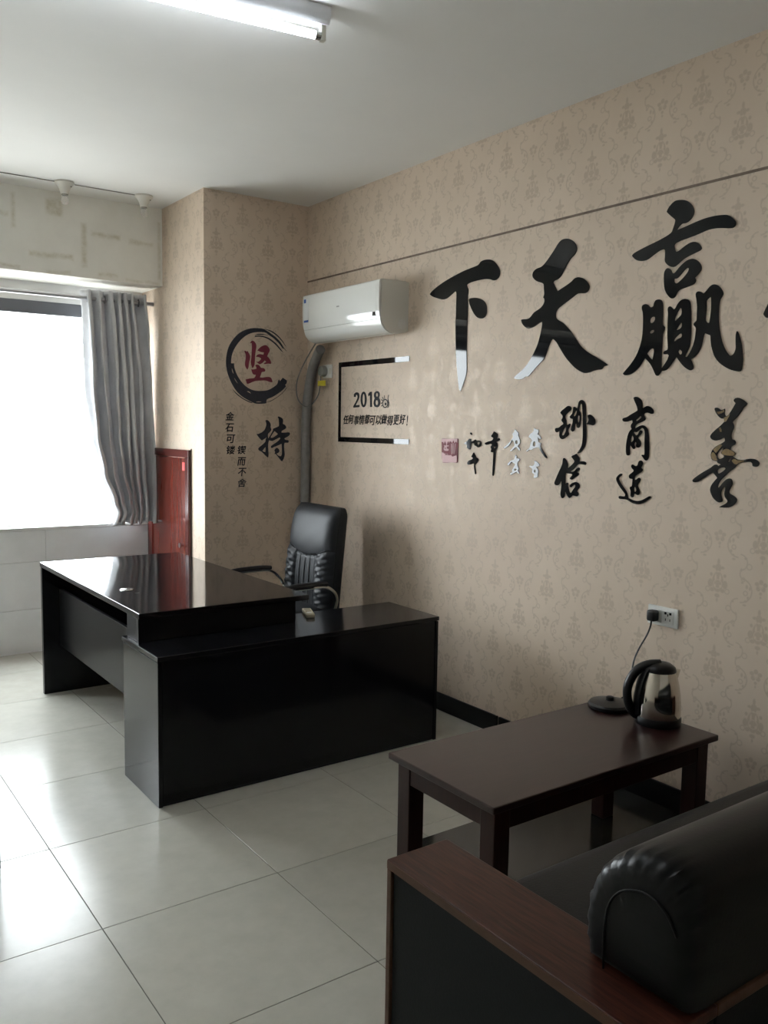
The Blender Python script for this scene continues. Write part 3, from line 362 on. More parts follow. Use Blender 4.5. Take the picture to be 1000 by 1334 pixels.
def thin_glass(name, tint, rough=0.0):
    m, nt, b = mat_new(name)
    nt.nodes.remove(b)
    t = nt.nodes.new('ShaderNodeBsdfTransparent'); t.inputs[0].default_value = (*tint, 1)
    g = nt.nodes.new('ShaderNodeBsdfGlossy'); g.inputs['Roughness'].default_value = rough
    mx = nt.nodes.new('ShaderNodeMixShader')
    mx.inputs[0].default_value = 0.05
    link(nt, t.outputs[0], mx.inputs[1]); link(nt, g.outputs[0], mx.inputs[2])
    link(nt, mx.outputs[0], nt.nodes['Material Output'].inputs[0])
thin_glass('window_glass', (0.96, 0.98, 0.98))
m, nt, b = mat_new('bulb_glass')
b.inputs['Base Color'].default_value = (0.8, 0.79, 0.76, 1)
b.inputs['Roughness'].default_value = 0.08
tp = nt.nodes.new('ShaderNodeBsdfTransparent')
mx = nt.nodes.new('ShaderNodeMixShader'); mx.inputs[0].default_value = 0.25
link(nt, tp.outputs[0], mx.inputs[1]); link(nt, b.outputs[0], mx.inputs[2])
link(nt, mx.outputs[0], nt.nodes['Material Output'].inputs[0])

m, nt, b = mat_new('tube_light')
b.inputs['Base Color'].default_value = (0.9, 0.9, 0.9, 1)
b.inputs['Emission Color'].default_value = (0.86, 0.93, 1.0, 1)
b.inputs['Emission Strength'].default_value = TUBE_STRENGTH

# ------------------------------------------------------------------ mesh helpers
def finish(bm, name, mat, parent=None, smooth=True, angle=35):
    me = bpy.data.meshes.new(name)
    bmesh.ops.recalc_face_normals(bm, faces=bm.faces)
    bm.to_mesh(me); bm.free()
    return link_mesh(me, name, mat, parent, smooth, angle)

def link_mesh(me, name, mat, parent=None, smooth=True, angle=35):
    me.materials.clear()
    me.materials.append(MATS[mat])
    if smooth:
        me.polygons.foreach_set('use_smooth', [True] * len(me.polygons))
        me.set_sharp_from_angle(angle=math.radians(angle))
    o = bpy.data.objects.new(name, me)
    COL.objects.link(o)
    if parent is not None: adopt(o, parent)
    return o

def adopt(o, parent):
    o.parent = parent
    w = Matrix.Translation(parent.get('_loc', (0, 0, 0))) if '_loc' in parent else Matrix.Identity(4)
    o.matrix_parent_inverse = w.inverted()

def thing(name, label, cat, loc, group=None):
    o = bpy.data.objects.new(name, None)
    COL.objects.link(o)
    o.empty_display_size = 0.1
    o.location = loc
    o['_loc'] = tuple(loc)
    tag(o, label, cat, group)
    return o

def tag(o, label, cat, group=None):
    o['label'] = label; o['category'] = cat
    if group: o['group'] = group
    return o

def struct(o):
    o['kind'] = 'structure'
    return o

def box_bm(x0, x1, y0, y1, z0, z1, bev=0.0, seg=2, bm=None):
    t = bmesh.new()
    bmesh.ops.create_cube(t, size=1)
    for v in t.verts:
        v.co = Vector((x0 + (v.co.x + .5) * (x1 - x0), y0 + (v.co.y + .5) * (y1 - y0), z0 + (v.co.z + .5) * (z1 - z0)))
    if bev > 0:
        bmesh.ops.bevel(t, geom=list(t.edges), offset=bev, segments=seg, profile=0.5, affect='EDGES')
    if bm is None: return t
    append(bm, t); return bm

def append(bm, t):
    me = bpy.data.meshes.new('tmp'); t.to_mesh(me); t.free()
    bm.from_mesh(me); bpy.data.meshes.remove(me)

def box(name, mat, x0, x1, y0, y1, z0, z1, parent=None, bev=0.0, seg=2):
    return finish(box_bm(x0, x1, y0, y1, z0, z1, bev, seg), name, mat, parent, True, 15)

def smooth_path(pts, n=6):
    pts = [Vector(p) for p in pts]
    out = []
    for i in range(len(pts) - 1):
        p0 = pts[i - 1] if i else pts[0]; p1 = pts[i]; p2 = pts[i + 1]; p3 = pts[min(i + 2, len(pts) - 1)]
        for k in range(n):
            t = k / n
            out.append(0.5 * ((2 * p1) + (p2 - p0) * t + (2 * p0 - 5 * p1 + 4 * p2 - p3) * t * t + (3 * p1 - p0 - 3 * p2 + p3) * t ** 3))
    out.append(pts[-1])
    return out

def tube_bm(pts, r, n=10, sm=6, flat=1.0, bm=None, radii=None, up=(0, 0, 1)):
    path = smooth_path(pts, sm) if sm else [Vector(p) for p in pts]
    bm = bm or bmesh.new()
    rings = []
    tang0 = (path[1] - path[0]).normalized()
    ref = Vector(up)
    if abs(tang0.dot(ref)) > 0.95: ref = Vector((1, 0, 0))
    nrm = (ref - tang0 * ref.dot(tang0)).normalized()
    for i, p in enumerate(path):
        if i == 0: tg = tang0
        elif i == len(path) - 1: tg = (path[-1] - path[-2]).normalized()
        else: tg = (path[i + 1] - path[i - 1]).normalized()
        nrm = (nrm - tg * nrm.dot(tg)).normalized()
        bi = tg.cross(nrm)
        rr = r if radii is None else radii[0] + (radii[1] - radii[0]) * i / (len(path) - 1)
        rings.append([bm.verts.new(p + nrm * math.cos(2 * math.pi * k / n) * rr * flat + bi * math.sin(2 * math.pi * k / n) * rr) for k in range(n)])
    for a, c in zip(rings[:-1], rings[1:]):
        for k in range(n): bm.faces.new((a[k], a[(k + 1) % n], c[(k + 1) % n], c[k]))
    bm.faces.new(rings[0][::-1]); bm.faces.new(rings[-1])
    return bm

def tube(name, mat, pts, r, parent=None, n=10, sm=6, flat=1.0, radii=None, up=(0, 0, 1)):
    return finish(tube_bm(pts, r, n, sm, flat, None, radii, up), name, mat, parent)

def lathe_bm(prof, n=40, centre=(0, 0, 0), axis='Z', bm=None):
    bm = bm or bmesh.new()
    def P(r, h, a):
        c, s = r * math.cos(a), r * math.sin(a)
        q = {'Z': (c, s, h), 'X': (h, c, s), 'Y': (c, h, s)}[axis]
        return Vector(q) + Vector(centre)
    rings = []
    for r, h in prof:
        if r < 1e-6: rings.append([bm.verts.new(P(0, h, 0))])
        else: rings.append([bm.verts.new(P(r, h, 2 * math.pi * k / n)) for k in range(n)])
    for a, c in zip(rings[:-1], rings[1:]):
        for k in range(n):
            k2 = (k + 1) % n
            if len(a) == 1 and len(c) == 1: continue
            if len(a) == 1: bm.faces.new((a[0], c[k2], c[k]))
            elif len(c) == 1: bm.faces.new((a[k], a[k2], c[0]))
            else: bm.faces.new((a[k], a[k2], c[k2], c[k]))
    return bm

def lathe(name, mat, prof, parent=None, n=40, centre=(0, 0, 0), axis='Z'):
    return finish(lathe_bm(prof, n, centre, axis), name, mat, parent)

def prism_bm(poly, h0, h1, f, bm=None):
    """poly of (a, b) extruded from h0 to h1; f(a, b, h) -> point"""
    bm = bm or bmesh.new()
    A = [bm.verts.new(f(a, b, h0)) for a, b in poly]
    B = [bm.verts.new(f(a, b, h1)) for a, b in poly]
    n = len(poly)
    bm.faces.new(A[::-1]); bm.faces.new(B)
    for i in range(n): bm.faces.new((A[i], A[(i + 1) % n], B[(i + 1) % n], B[i]))
    return bm

# ------------------------------------------------------------------ lettering helpers
def wall_map(thick):    # local (x, y, z) -> face of the lettered wall, looking along +X
    return Matrix(((0, 0, -1, XW - thick / 2), (-1, 0, 0, 0), (0, 1, 0, 0), (0, 0, 0, 1)))
def col_map(thick):     # front of the column, looking along +Y
    return Matrix(((1, 0, 0, 0), (0, 0, -1, YC - thick / 2), (0, 1, 0, 0), (0, 0, 0, 1)))

def soften(c, n=3):
    """Catmull-Rom through the outline, keeping sharp corners"""
    N = len(c)
    P = [Vector(p) for p in c]
    tang = []
    for i in range(N):
        a, b_ = P[i] - P[i - 1], P[(i + 1) % N] - P[i]
        if a.length < 1e-9 or b_.length < 1e-9: tang.append(Vector((0, 0))); continue
        corner = a.angle(b_) > math.radians(62)
        t = (P[(i + 1) % N] - P[i - 1]) * 0.5
        tang.append(t * (0.15 if corner else 1.0))
    out = []
    for i in range(N):
        p, q = P[i], P[(i + 1) % N]
        L = (q - p).length
        m0, m1 = tang[i].copy(), tang[(i + 1) % N].copy()
        for m_ in (m0, m1):
            if m_.length > L: m_ *= L / m_.length
        for k in range(n):
            t = k / n
            h = 2 * t ** 3 - 3 * t ** 2 + 1
            out.append(p * h + m0 * (t ** 3 - 2 * t * t + t) + q * (3 * t * t - 2 * t ** 3) + m1 * (t ** 3 - t * t))
    return out

def curve_mesh(contours, thick, mtx):
    cu = bpy.data.curves.new('outline', 'CURVE')
    cu.dimensions = '2D'; cu.fill_mode = 'BOTH'; cu.extrude = thick / 2
    for c in contours:
        sp = cu.splines.new('POLY'); sp.points.add(len(c) - 1); sp.use_cyclic_u = True
        for pt, p in zip(sp.points, c): pt.co = (p[0], p[1], 0, 1)
    me = to_mesh(cu)
    me.transform(mtx)
    return me

def to_mesh(cu):
    o = bpy.data.objects.new('tmp', cu); COL.objects.link(o)
    dg = bpy.context.evaluated_depsgraph_get()
    me = bpy.data.meshes.new_from_object(o.evaluated_get(dg))
    bpy.data.objects.remove(o); bpy.data.curves.remove(cu)
    return me

def glyph_mesh(key, thick, on_wall=True, lift=0.0, pieces=None):
    bm = bmesh.new()
    mtx = wall_map(thick + 2 * lift) if on_wall else col_map(thick + 2 * lift)
    for i, piece in enumerate(GLYPHS[key].split('|')):
        if pieces is not None and i not in pieces: continue
        cs = []
        for c in piece.split('/'):
            pts = [tuple(float(q) / 1000 for q in p.split(',')) for p in c.split()]
            if on_wall: pts = [(-a, h) for a, h in pts]
            cs.append(soften(pts))
        me = curve_mesh(cs, thick, mtx)
        bm.from_mesh(me); bpy.data.meshes.remove(me)
    me = bpy.data.meshes.new(key)
    bm.to_mesh(me); bm.free()
    return me

def glyph(name, key, mat, thick, on_wall=True, parent=None, lift=0.0, pieces=None):
    return link_mesh(glyph_mesh(key, thick, on_wall, lift, pieces), name, mat, parent, angle=30)

def text_mesh(body, a0, a1, h0, h1, thick, on_wall, offset=0.0, shear=0.0, fat=0.0011):
    """text stretched into the rectangle a0..a1 (left to right as seen) by h0..h1 on the wall plane"""
    cu = bpy.data.curves.new('text', 'FONT')
    cu.body = body; cu.offset = offset; cu.extrude = 0.0; cu.shear = shear
    cu.extrude = 0.5
    me = to_mesh(cu)
    xs = [v.co.x for v in me.vertices]; ys = [v.co.y for v in me.vertices]
    x0, x1, y0, y1 = min(xs), max(xs), min(ys), max(ys)
    if on_wall: a0, a1 = -a0, -a1
    for v in me.vertices:
        v.co.x = a0 + (v.co.x - x0) / (x1 - x0) * (a1 - a0)
        v.co.y = h0 + (v.co.y - y0) / (y1 - y0) * (h1 - h0)
        v.co.z *= thick
    bm = bmesh.new()
    for dx, dy in ((-fat, 0), (fat, 0), (0, fat), (0, -fat)):
        m2 = me.copy()
        for v in m2.vertices: v.co.x += dx; v.co.y += dy
        bm.from_mesh(m2); bpy.data.meshes.remove(m2)
    bm.to_mesh(me); bm.free()
    me.transform(wall_map(thick) if on_wall else col_map(thick))
    return me

# ================================================================== THE SETTING
# floor: slab with recessed joints, one object per tile
floor = struct(box('floor', 'grout_dark', XL, XW, YR, YB, -0.08, -0.0015))
floor['label'] = 'pale beige glazed square floor tiles with thin dark joints'
tile_cache = {}
T, GAP = 0.6, 0.0012
for i in range(-5, 4):
    for j in range(-8, 6):
        x0, x1 = max(i * T, XL) + GAP, min((i + 1) * T, XW) - GAP
        y0, y1 = max(j * T, YR) + GAP, min((j + 1) * T, YB) - GAP
        if x1 - x0 < 0.02 or y1 - y0 < 0.02: continue
        if x0 > XC and y0 > YC: continue
        key = (round(x1 - x0, 4), round(y1 - y0, 4))
        if key not in tile_cache:
            o = box('floor_tile', 'floor_tile', 0, x1 - x0, 0, y1 - y0, -0.01, 0, floor, 0.0008, 1)
            tile_cache[key] = o.data
        else:
            o = bpy.data.objects.new('floor_tile', tile_cache[key]); COL.objects.link(o); o.parent = floor
        o.location = (x0, y0, 0)

struct(box('ceiling', 'ceiling_paint', XL - 0.1, XW + 0.1, YR - 0.1, 3.62, ZC, ZC + 0.1))['label'] = 'plain white painted ceiling'
struct(box('wall_right', 'paper_side', XW, XW + 0.12, YR - 0.1, 3.62, -0.08, ZC))['label'] = 'long wall with beige damask wallpaper and black lettering'
struct(box('wall_left', 'plaster', XL - 0.12, XL, YR - 0.1, 3.62, -0.08, ZC))['label'] = 'plain plaster wall on the side away from the lettering'
struct(box('wall_rear', 'plaster', XL, XW, YR - 0.12, YR, -0.08, ZC))['label'] = 'plain plaster wall at the near end of the office'

# corner column: side and front faces carry the paper on their own axis
colm = bmesh.new()
o = box('wall_column', 'paper_front', XC, XW, YC, 3.62, -0.0, ZC)
o.data.materials.append(MATS['paper_side'])
for p in o.data.polygons:
    if abs(p.normal.x) > 0.7: p.material_index = 1
struct(o)['label'] = 'papered corner column beside the window'

# wall below and round the window
wb = struct(box('wall_back', 'grout_pale', XL, XC, YB + 0.008, 3.62, -0.08, SILL - 0.02))
wb['label'] = 'grey tiled wall below the window'
zrows = [0.0, 0.292, 0.609, SILL - 0.021]
xs = [XC - 0.72 * k for k in range(0, 7)]
for r in range(3):
    for k in range(6):
        x1, x0 = xs[k], max(xs[k + 1], XL)
        if x1 - x0 < 0.03: continue
        box('wall_tile', 'wall_tile', x0 + 0.001, x1 - 0.001, YB, YB + 0.010, zrows[r] + 0.0015, zrows[r + 1] - 0.0015, wb, 0.001, 1)
W2 = (-1.22, -0.56); W1 = (-0.25, 1.30)
ZT = 2.325
for nm, x0, x1, z0, z1 in (('wall_pier', W2[1], W1[0], SILL - 0.02, BEAM_Z), ('wall_back_side', XL, W2[0], SILL - 0.02, BEAM_Z), ('wall_back_corner', W1[1], XC, SILL - 0.02, BEAM_Z),
                           ('wall_lintel_window', W1[0], W1[1], ZT, BEAM_Z), ('wall_lintel_side', W2[0], W2[1], ZT, BEAM_Z)):
    struct(box(nm, 'sill_stone', x0, x1, YG - 0.02, 3.62, z0, z1))['label'] = 'pale painted wall piece round the window'
struct(box('trim_1', 'sill_stone', XL, XC, YB - 0.006, 3.62, SILL - 0.02, SILL, None, 0.003))['label'] = 'pale window sill slab'
struct(box('trim_2', 'beam_paint', XL, XC, BEAM_Y, 3.62, BEAM_Z, ZC))['label'] = 'off-white ceiling beam above the window with old tape stains'

def window(n, x0, x1, label, bars):
    w = struct(bpy.data.objects.new('window_%d' % n, None)); COL.objects.link(w)
    w.location = ((x0 + x1) / 2, YG, SILL); w['_loc'] = tuple(w.location); w['label'] = label
    y0, y1 = YG - 0.02, YG + 0.04
    for nm, a, b_, c, d in (('frame_rail', x0, x1, ZT - 0.085, ZT), ('frame_rail', x0, x1, SILL, SILL + 0.012), ('frame_stile', x0, x0 + 0.05, SILL + 0.012, ZT - 0.085), ('frame_stile', x1 - 0.05, x1, SILL + 0.012, ZT - 0.085)):
        box(nm, 'aluminium_frame' if c > SILL else 'sill_stone', a, b_, y0, y1, c, d, w, 0.003)  # bottom rail coloured pale to stand in for the window's glare
    edges = [x0 + 0.05]
    for bx in bars:
        box('mullion', 'aluminium_frame', bx - 0.025, bx + 0.025, y0, y1, SILL + 0.012, ZT - 0.085, w, 0.003)
        edges += [bx - 0.025, bx + 0.025]
    edges.append(x1 - 0.05)
    for k in range(0, len(edges), 2):
        box('pane', 'window_glass', edges[k], edges[k + 1], YG + 0.008, YG + 0.012, SILL + 0.012, ZT - 0.085, w)
window(1, W1[0], W1[1], 'large overexposed office window beside the grey curtain', [0.30])
window(2, W2[0], W2[1], 'narrower window on the far side of the pier', [])

# wallpaper joint ledge and black skirting
struct(box('trim_3', 'seam_dark', XW - 0.002, XW, YR, YC, 2.466, 2.476))['label'] = 'thin dark horizontal joint in the wallpaper'
struct(box('baseboard_right', 'black_skirting', XW - 0.012, XW, 0.585, YC, 0, 0.095, None, 0.002))['label'] = 'black skirting behind the desk'
struct(box('baseboard_right_near', 'black_skirting', XW - 0.012, XW, YR, 0.573, 0, 0.095, None, 0.002))['label'] = 'black skirting behind the coffee table and sofa'
struct(box('baseboard_column', 'black_skirting', XC, XW - 0.012, YC - 0.012, YC, 0, 0.095, None, 0.002))['label'] = 'black skirting at the foot of the column'

# ================================================================== BIG FURNITURE
# --- executive desk
DX0, DX1, DY0, DY1, DZ = 0.452, 1.262, 0.917, 2.495, 0.75
CZ = 0.618
desk = thing('office_desk', 'glossy black office desk with a cable hole, one end resting on a low cabinet', 'desk', ((DX0 + DX1) / 2, 1.8, 0))
box('desk_top', 'desk_gloss', DX0, DX1, DY0, DY1, DZ - 0.025, DZ, desk, 0.002)
box('end_panel', 'black_laminate', DX0 + 0.002, DX1 - 0.03, DY1 - 0.035, DY1 - 0.005, 0, DZ - 0.025, desk, 0.0015)
box('modesty_panel', 'black_satin', 0.545, 0.563, 1.118, DY1 - 0.035, 0.272, 0.597, desk, 0.0015)
riser = box('riser', 'black_matte', DX0 + 0.012, 1.215, 0.96, 0.99, CZ, DZ - 0.025, desk, 0.0015)
box('riser_side', 'black_matte', DX0 + 0.012, DX0 + 0.030, 0.99, 1.10, CZ, DZ - 0.025, desk, 0.0015)
gr = lathe('cable_grommet', 'hinge_steel', [(0, 0.0), (0.031, 0.0), (0.031, 0.002), (0.027, 0.004), (0, 0.0042)], desk, 28, (0.587, 1.455, DZ))
gr['label'] = 'round silver cable hole cover'
lathe('grommet_slot', 'black_edge', [(0, 0.0042), (0.009, 0.0042), (0.009, 0.0048), (0, 0.0048)], gr, 16, (0.592, 1.45, DZ)).matrix_parent_inverse = Matrix.Identity(4)
box('edge_chip', 'label_paper', 0.592, 0.612, 1.355, 1.359, DZ, DZ + 0.0004, desk)['label'] = 'pale scratch in the gloss'

# --- low return cabinet
KX0, KX1, KY0, KY1 = 0.445, 1.868, 0.697, 1.115
cab = thing('low_cabinet', 'long low glossy black cabinet under the near end of the desk', 'cabinet', ((KX0 + KX1) / 2, 0.9, 0))
box('cabinet_top', 'black_laminate', KX0, KX1, KY0, KY1, CZ - 0.02, CZ, cab, 0.0025)
box('side_panel', 'black_laminate', KX0 + 0.002, KX0 + 0.02, KY0 + 0.003, KY1 - 0.012, 0, CZ - 0.023, cab, 0.0025)
box('side_panel', 'black_laminate', KX1 - 0.02, KX1 - 0.002, KY0 + 0.003, KY1 - 0.012, 0, CZ - 0.023, cab, 0.0025)
box('back_panel', 'black_laminate', KX0 + 0.022, KX1 - 0.022, KY0 + 0.006, KY0 + 0.022, 0.012, CZ - 0.022, cab, 0.0015)
box('plinth', 'black_edge', KX0 + 0.022, KX1 - 0.022, KY0 + 0.014, KY1 - 0.03, 0, 0.012, cab)
box('carcass', 'black_edge', KX0 + 0.021, KX1 - 0.021, KY0 + 0.023, KY1 - 0.032, 0.013, CZ - 0.021, cab)
for k in range(3):
    w = (KX1 - KX0 - 0.05) / 3
    x0 = KX0 + 0.025 + k * w
    dr = box('door', 'black_laminate', x0 + 0.002, x0 + w - 0.002, KY1 - 0.031, KY1 - 0.013, 0.015, CZ - 0.024, cab, 0.0015)
    h = box('handle', 'chrome', x0 + w - 0.05, x0 + w - 0.04, KY1 - 0.0125, KY1 + 0.01, 0.35, 0.47, None, 0.002)
    h.parent = dr; h.matrix_parent_inverse = dr.matrix_parent_inverse.inverted() if False else Matrix.Identity(4)

# --- coffee table
TX0, TX1, TY0, TY1, TZ = 0.864, 1.946, -0.783, -0.272, 0.46
tab = thing('coffee_table', 'dark mahogany rectangular coffee table holding a kettle', 'table', ((TX0 + TX1) / 2, (TY0 + TY1) / 2, 0))
box('table_top', 'mahogany', TX0, TX1, TY0, TY1, TZ - 0.022, TZ, tab, 0.004)
LW = 0.062
for sx in (0, 1):
    for sy in (0, 1):
        x0 = TX0 + 0.026 if sx == 0 else TX1 - 0.026 - LW
        y0 = TY0 + 0.022 if sy == 0 else TY1 - 0.022 - LW
        box('leg', 'mahogany_leg', x0, x0 + LW, y0, y0 + LW, 0.0035 if sx else 0.0, TZ - 0.022, tab, 0.003)
for nm, x0, x1, y0, y1 in (('apron', TX0 + 0.026 + LW, TX1 - 0.026 - LW, TY0 + 0.026, TY0 + 0.048), ('apron', TX0 + 0.026 + LW, TX1 - 0.026 - LW, TY1 - 0.048, TY1 - 0.026),
                           ('apron', TX0 + 0.030, TX0 + 0.052, TY0 + 0.022 + LW, TY1 - 0.022 - LW), ('apron', TX1 - 0.052, TX1 - 0.030, TY0 + 0.022 + LW, TY1 - 0.022 - LW)):
    box(nm, 'mahogany_leg', x0, x1, y0, y1, TZ - 0.092, TZ - 0.022, tab, 0.002)

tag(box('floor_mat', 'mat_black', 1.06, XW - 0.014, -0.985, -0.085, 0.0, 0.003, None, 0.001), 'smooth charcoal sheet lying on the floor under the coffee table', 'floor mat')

# --- sofa, seen from behind its left arm
AX0, AX1, AY0, AY1, AZ = 0.343, 0.520, -1.716, -0.988, 0.55
sofa = thing('sofa', 'black leather sofa with flat brown wooden arms and a rounded backrest', 'sofa', (1.25, -1.4, 0))
def arm(x0, x1, out):
    t = box('arm_board', 'walnut_veneer', x0, x1, AY0, AY1, AZ - 0.022, AZ, sofa, 0.0025)
    t['label'] = 'flat brown wood-grain arm board'
    e = box('arm_edge', 'walnut_edge', x0 - 0.0012 if out < 0 else x1 - 0.001, x0 + 0.001 if out < 0 else x1 + 0.0012, AY0 + 0.002, AY1 - 0.002, AZ - 0.021, AZ - 0.002, None)
    e.parent = t; e.matrix_parent_inverse = t.matrix_parent_inverse.copy() if False else Matrix.Identity(4)
    box('arm_front', 'walnut_edge', x0, x1, AY1 - 0.016, AY1, 0.03, AZ - 0.022, sofa, 0.002)
    box('arm_side', 'panel_leather', x0 + 0.006, x1 - 0.002, AY0 + 0.004, AY1 - 0.017, 0.05, AZ - 0.023, sofa, 0.004)
    for yy in (AY0 + 0.06, AY1 - 0.06):
        lathe('foot', 'black_plastic', [(0, 0), (0.022, 0), (0.026, 0.05), (0, 0.05)], sofa, 16, ((x0 + x1) / 2, yy, 0.0))
arm(AX0, AX1, -1)
arm(1.975, 2.152, 1)
box('seat_base', 'panel_leather', AX1 + 0.002, 1.973, AY0 + 0.05, -1.02, 0.06, 0.27, sofa, 0.01)
box('back_rail', 'walnut_edge', AX1 + 0.001, 1.974, AY0, AY0 + 0.03, AZ - 0.022, AZ, sofa, 0.002)
box('back_cover', 'panel_leather', AX1 + 0.001, 1.974, AY0 + 0.004, AY0 + 0.04, 0.05, AZ - 0.023, sofa, 0.004)

def cushion_bm(x0, x1, y0, y1, z0, z1, nx, ny, crown, rad):
    """closed soft slab: superellipse edges and crowned top"""
    bm = bmesh.new()
    def lay(z_top):
        rows = []
        for i in range(nx + 1):
            row = []
            for j in range(ny + 1):
                s, t = i / nx, j / ny
                s = 0.5 - 0.5 * math.cos(math.pi * s); t = 0.5 - 0.5 * math.cos(math.pi * t)
                x = x0 + s * (x1 - x0); y = y0 + t * (y1 - y0)
                e = min(min(x - x0, x1 - x) / rad, 1), min(min(y - y0, y1 - y) / rad, 1)
                drop = rad * (1 - math.sqrt(max(0, 1 - (1 - e[0]) ** 2))) + rad * (1 - math.sqrt(max(0, 1 - (1 - e[1]) ** 2)))
                c = crown * (1 - (2 * s - 1) ** 4) * (1 - (2 * t - 1) ** 4)
                z = (z1 + c - min(drop, (z1 - z0) * 0.5)) if z_top else (z0 + min(drop, (z1 - z0) * 0.5) * 0.6)
                row.append(bm.verts.new((x, y, z)))
            rows.append(row)
        return rows
    A, B = lay(True), lay(False)
    for i in range(nx):
        for j in range(ny):
            bm.faces.new((A[i][j], A[i + 1][j], A[i + 1][j + 1], A[i][j + 1]))
            bm.faces.new((B[i][j], B[i][j + 1], B[i + 1][j + 1], B[i + 1][j]))
    rim = [(i, 0) for i in range(nx)] + [(nx, j) for j in range(ny)] + [(nx - i, ny) for i in range(nx)] + [(0, ny - j) for j in range(ny)]
    for k in range(len(rim)):
        a, c = rim[k], rim[(k + 1) % len(rim)]
        bm.faces.new((A[a[0]][a[1]], B[a[0]][a[1]], B[c[0]][c[1]], A[c[0]][c[1]]))
    return bm
xm = [AX1 + 0.003, 1.004, 1.488, 1.972]
finish(cushion_bm(xm[0], xm[3], -1.56, -1.0, 0.262, 0.405, 60, 24, 0.012, 0.05), 'seat_cushion', 'leather', sofa, True, 60)

# backrest bolster: profile in (y, z) swept along x, gathered at both ends
BPROF = [(-1.490, 0.552), (-1.480, 0.60), (-1.482, 0.66), (-1.500, 0.715), (-1.530, 0.757), (-1.570, 0.785), (-1.615, 0.797), (-1.660, 0.797), (-1.690, 0.786), (-1.706, 0.762), (-1.711, 0.72), (-1.711, 0.64), (-1.711, 0.552)]
prof = smooth_path([(0, a, b_) for a, b_ in BPROF], 5)
def bolster(x0, x1):
    bm = bmesh.new()
    cen = Vector((0, -1.60, 0.64))
    stations = [(0.0, 0.40), (0.0008, 0.62), (0.002, 0.74), (0.006, 0.84), (0.013, 0.905), (0.024, 0.955), (0.040, 0.983), (0.062, 0.997), (0.10, 1.0)]
    full = [(x0 + d, k, d) for d, k in stations] + [(x0 + (x1 - x0) * q, 1.0, 1) for q in (0.2, 0.35, 0.5, 0.65, 0.8)] + [(x1 - d, k, d) for d, k in stations[::-1]]
    rows = []
    for x, k, d in full:
        row = []
        for i, p in enumerate(prof):
            q = cen + (p - cen) * k
            if p.z < 0.60: q.z = max(q.z if k < 0.5 else p.z * k + cen.z * (1 - k), 0.552)
            puck = math.exp(-((d - 0.02) / 0.03) ** 2) if d < 0.12 else 0
            wv = (math.sin(i * 1.9) + 0.7 * math.sin(i * 2.9 + 1.0)) * 0.0026 * puck
            n = (p - cen).normalized()
            row.append(bm.verts.new((x + (0.0012 * math.sin(i * 2.9) * puck), q.y + n.y * wv, max(q.z + n.z * wv, 0.552))))
        rows.append(row)
    for a, c in zip(rows[:-1], rows[1:]):
        for i in range(len(prof) - 1): bm.faces.new((a[i], a[i + 1], c[i + 1], c[i]))
        bm.faces.new((a[-1], a[0], c[0], c[-1]))
    bm.faces.new(rows[0]); bm.faces.new(rows[-1][::-1])
    return bm
bo = finish(bolster(0.430, 2.066), 'backrest', 'bolster_leather', sofa, True, 50)
arch = [(0.4290, -1.542, 0.556), (0.4285, -1.540, 0.62), (0.4285, -1.546, 0.675), (0.4285, -1.568, 0.712), (0.4285, -1.60, 0.732), (0.4285, -1.635, 0.737), (0.4285, -1.668, 0.722), (0.4300, -1.690, 0.69)]
sm_ = tube('piping', 'leather', arch, 0.0022, None, 8, 6)
sm_.parent = bo; sm_.matrix_parent_inverse = Matrix.Identity(4)
sm_['label'] = 'arched seam on the bolster end'

# --- black cabinet that only just enters the left edge of the view
lc = thing('side_cabinet', 'black low cabinet of which only a sliver shows at the left edge', 'cabinet', (-0.42, 0.74, 0))
box('body', 'black_laminate', -0.66, -0.174, 0.548, 0.95, 0.0, 0.30, lc, 0.003)
box('top', 'black_laminate', -0.67, -0.170, 0.540, 0.96, 0.30, 0.318, lc, 0.002)
for k in range(2):
    d_ = box('drawer', 'black_edge', -0.655 + k * 0.238, -0.425 + k * 0.238, 0.538, 0.547, 0.03, 0.28, lc, 0.002)
    h = box('knob', 'chrome', -0.55 + k * 0.238, -0.53 + k * 0.238, 0.522, 0.538, 0.15, 0.17, None, 0.003)
    h.parent = d_; h.matrix_parent_inverse = Matrix.Identity(4)

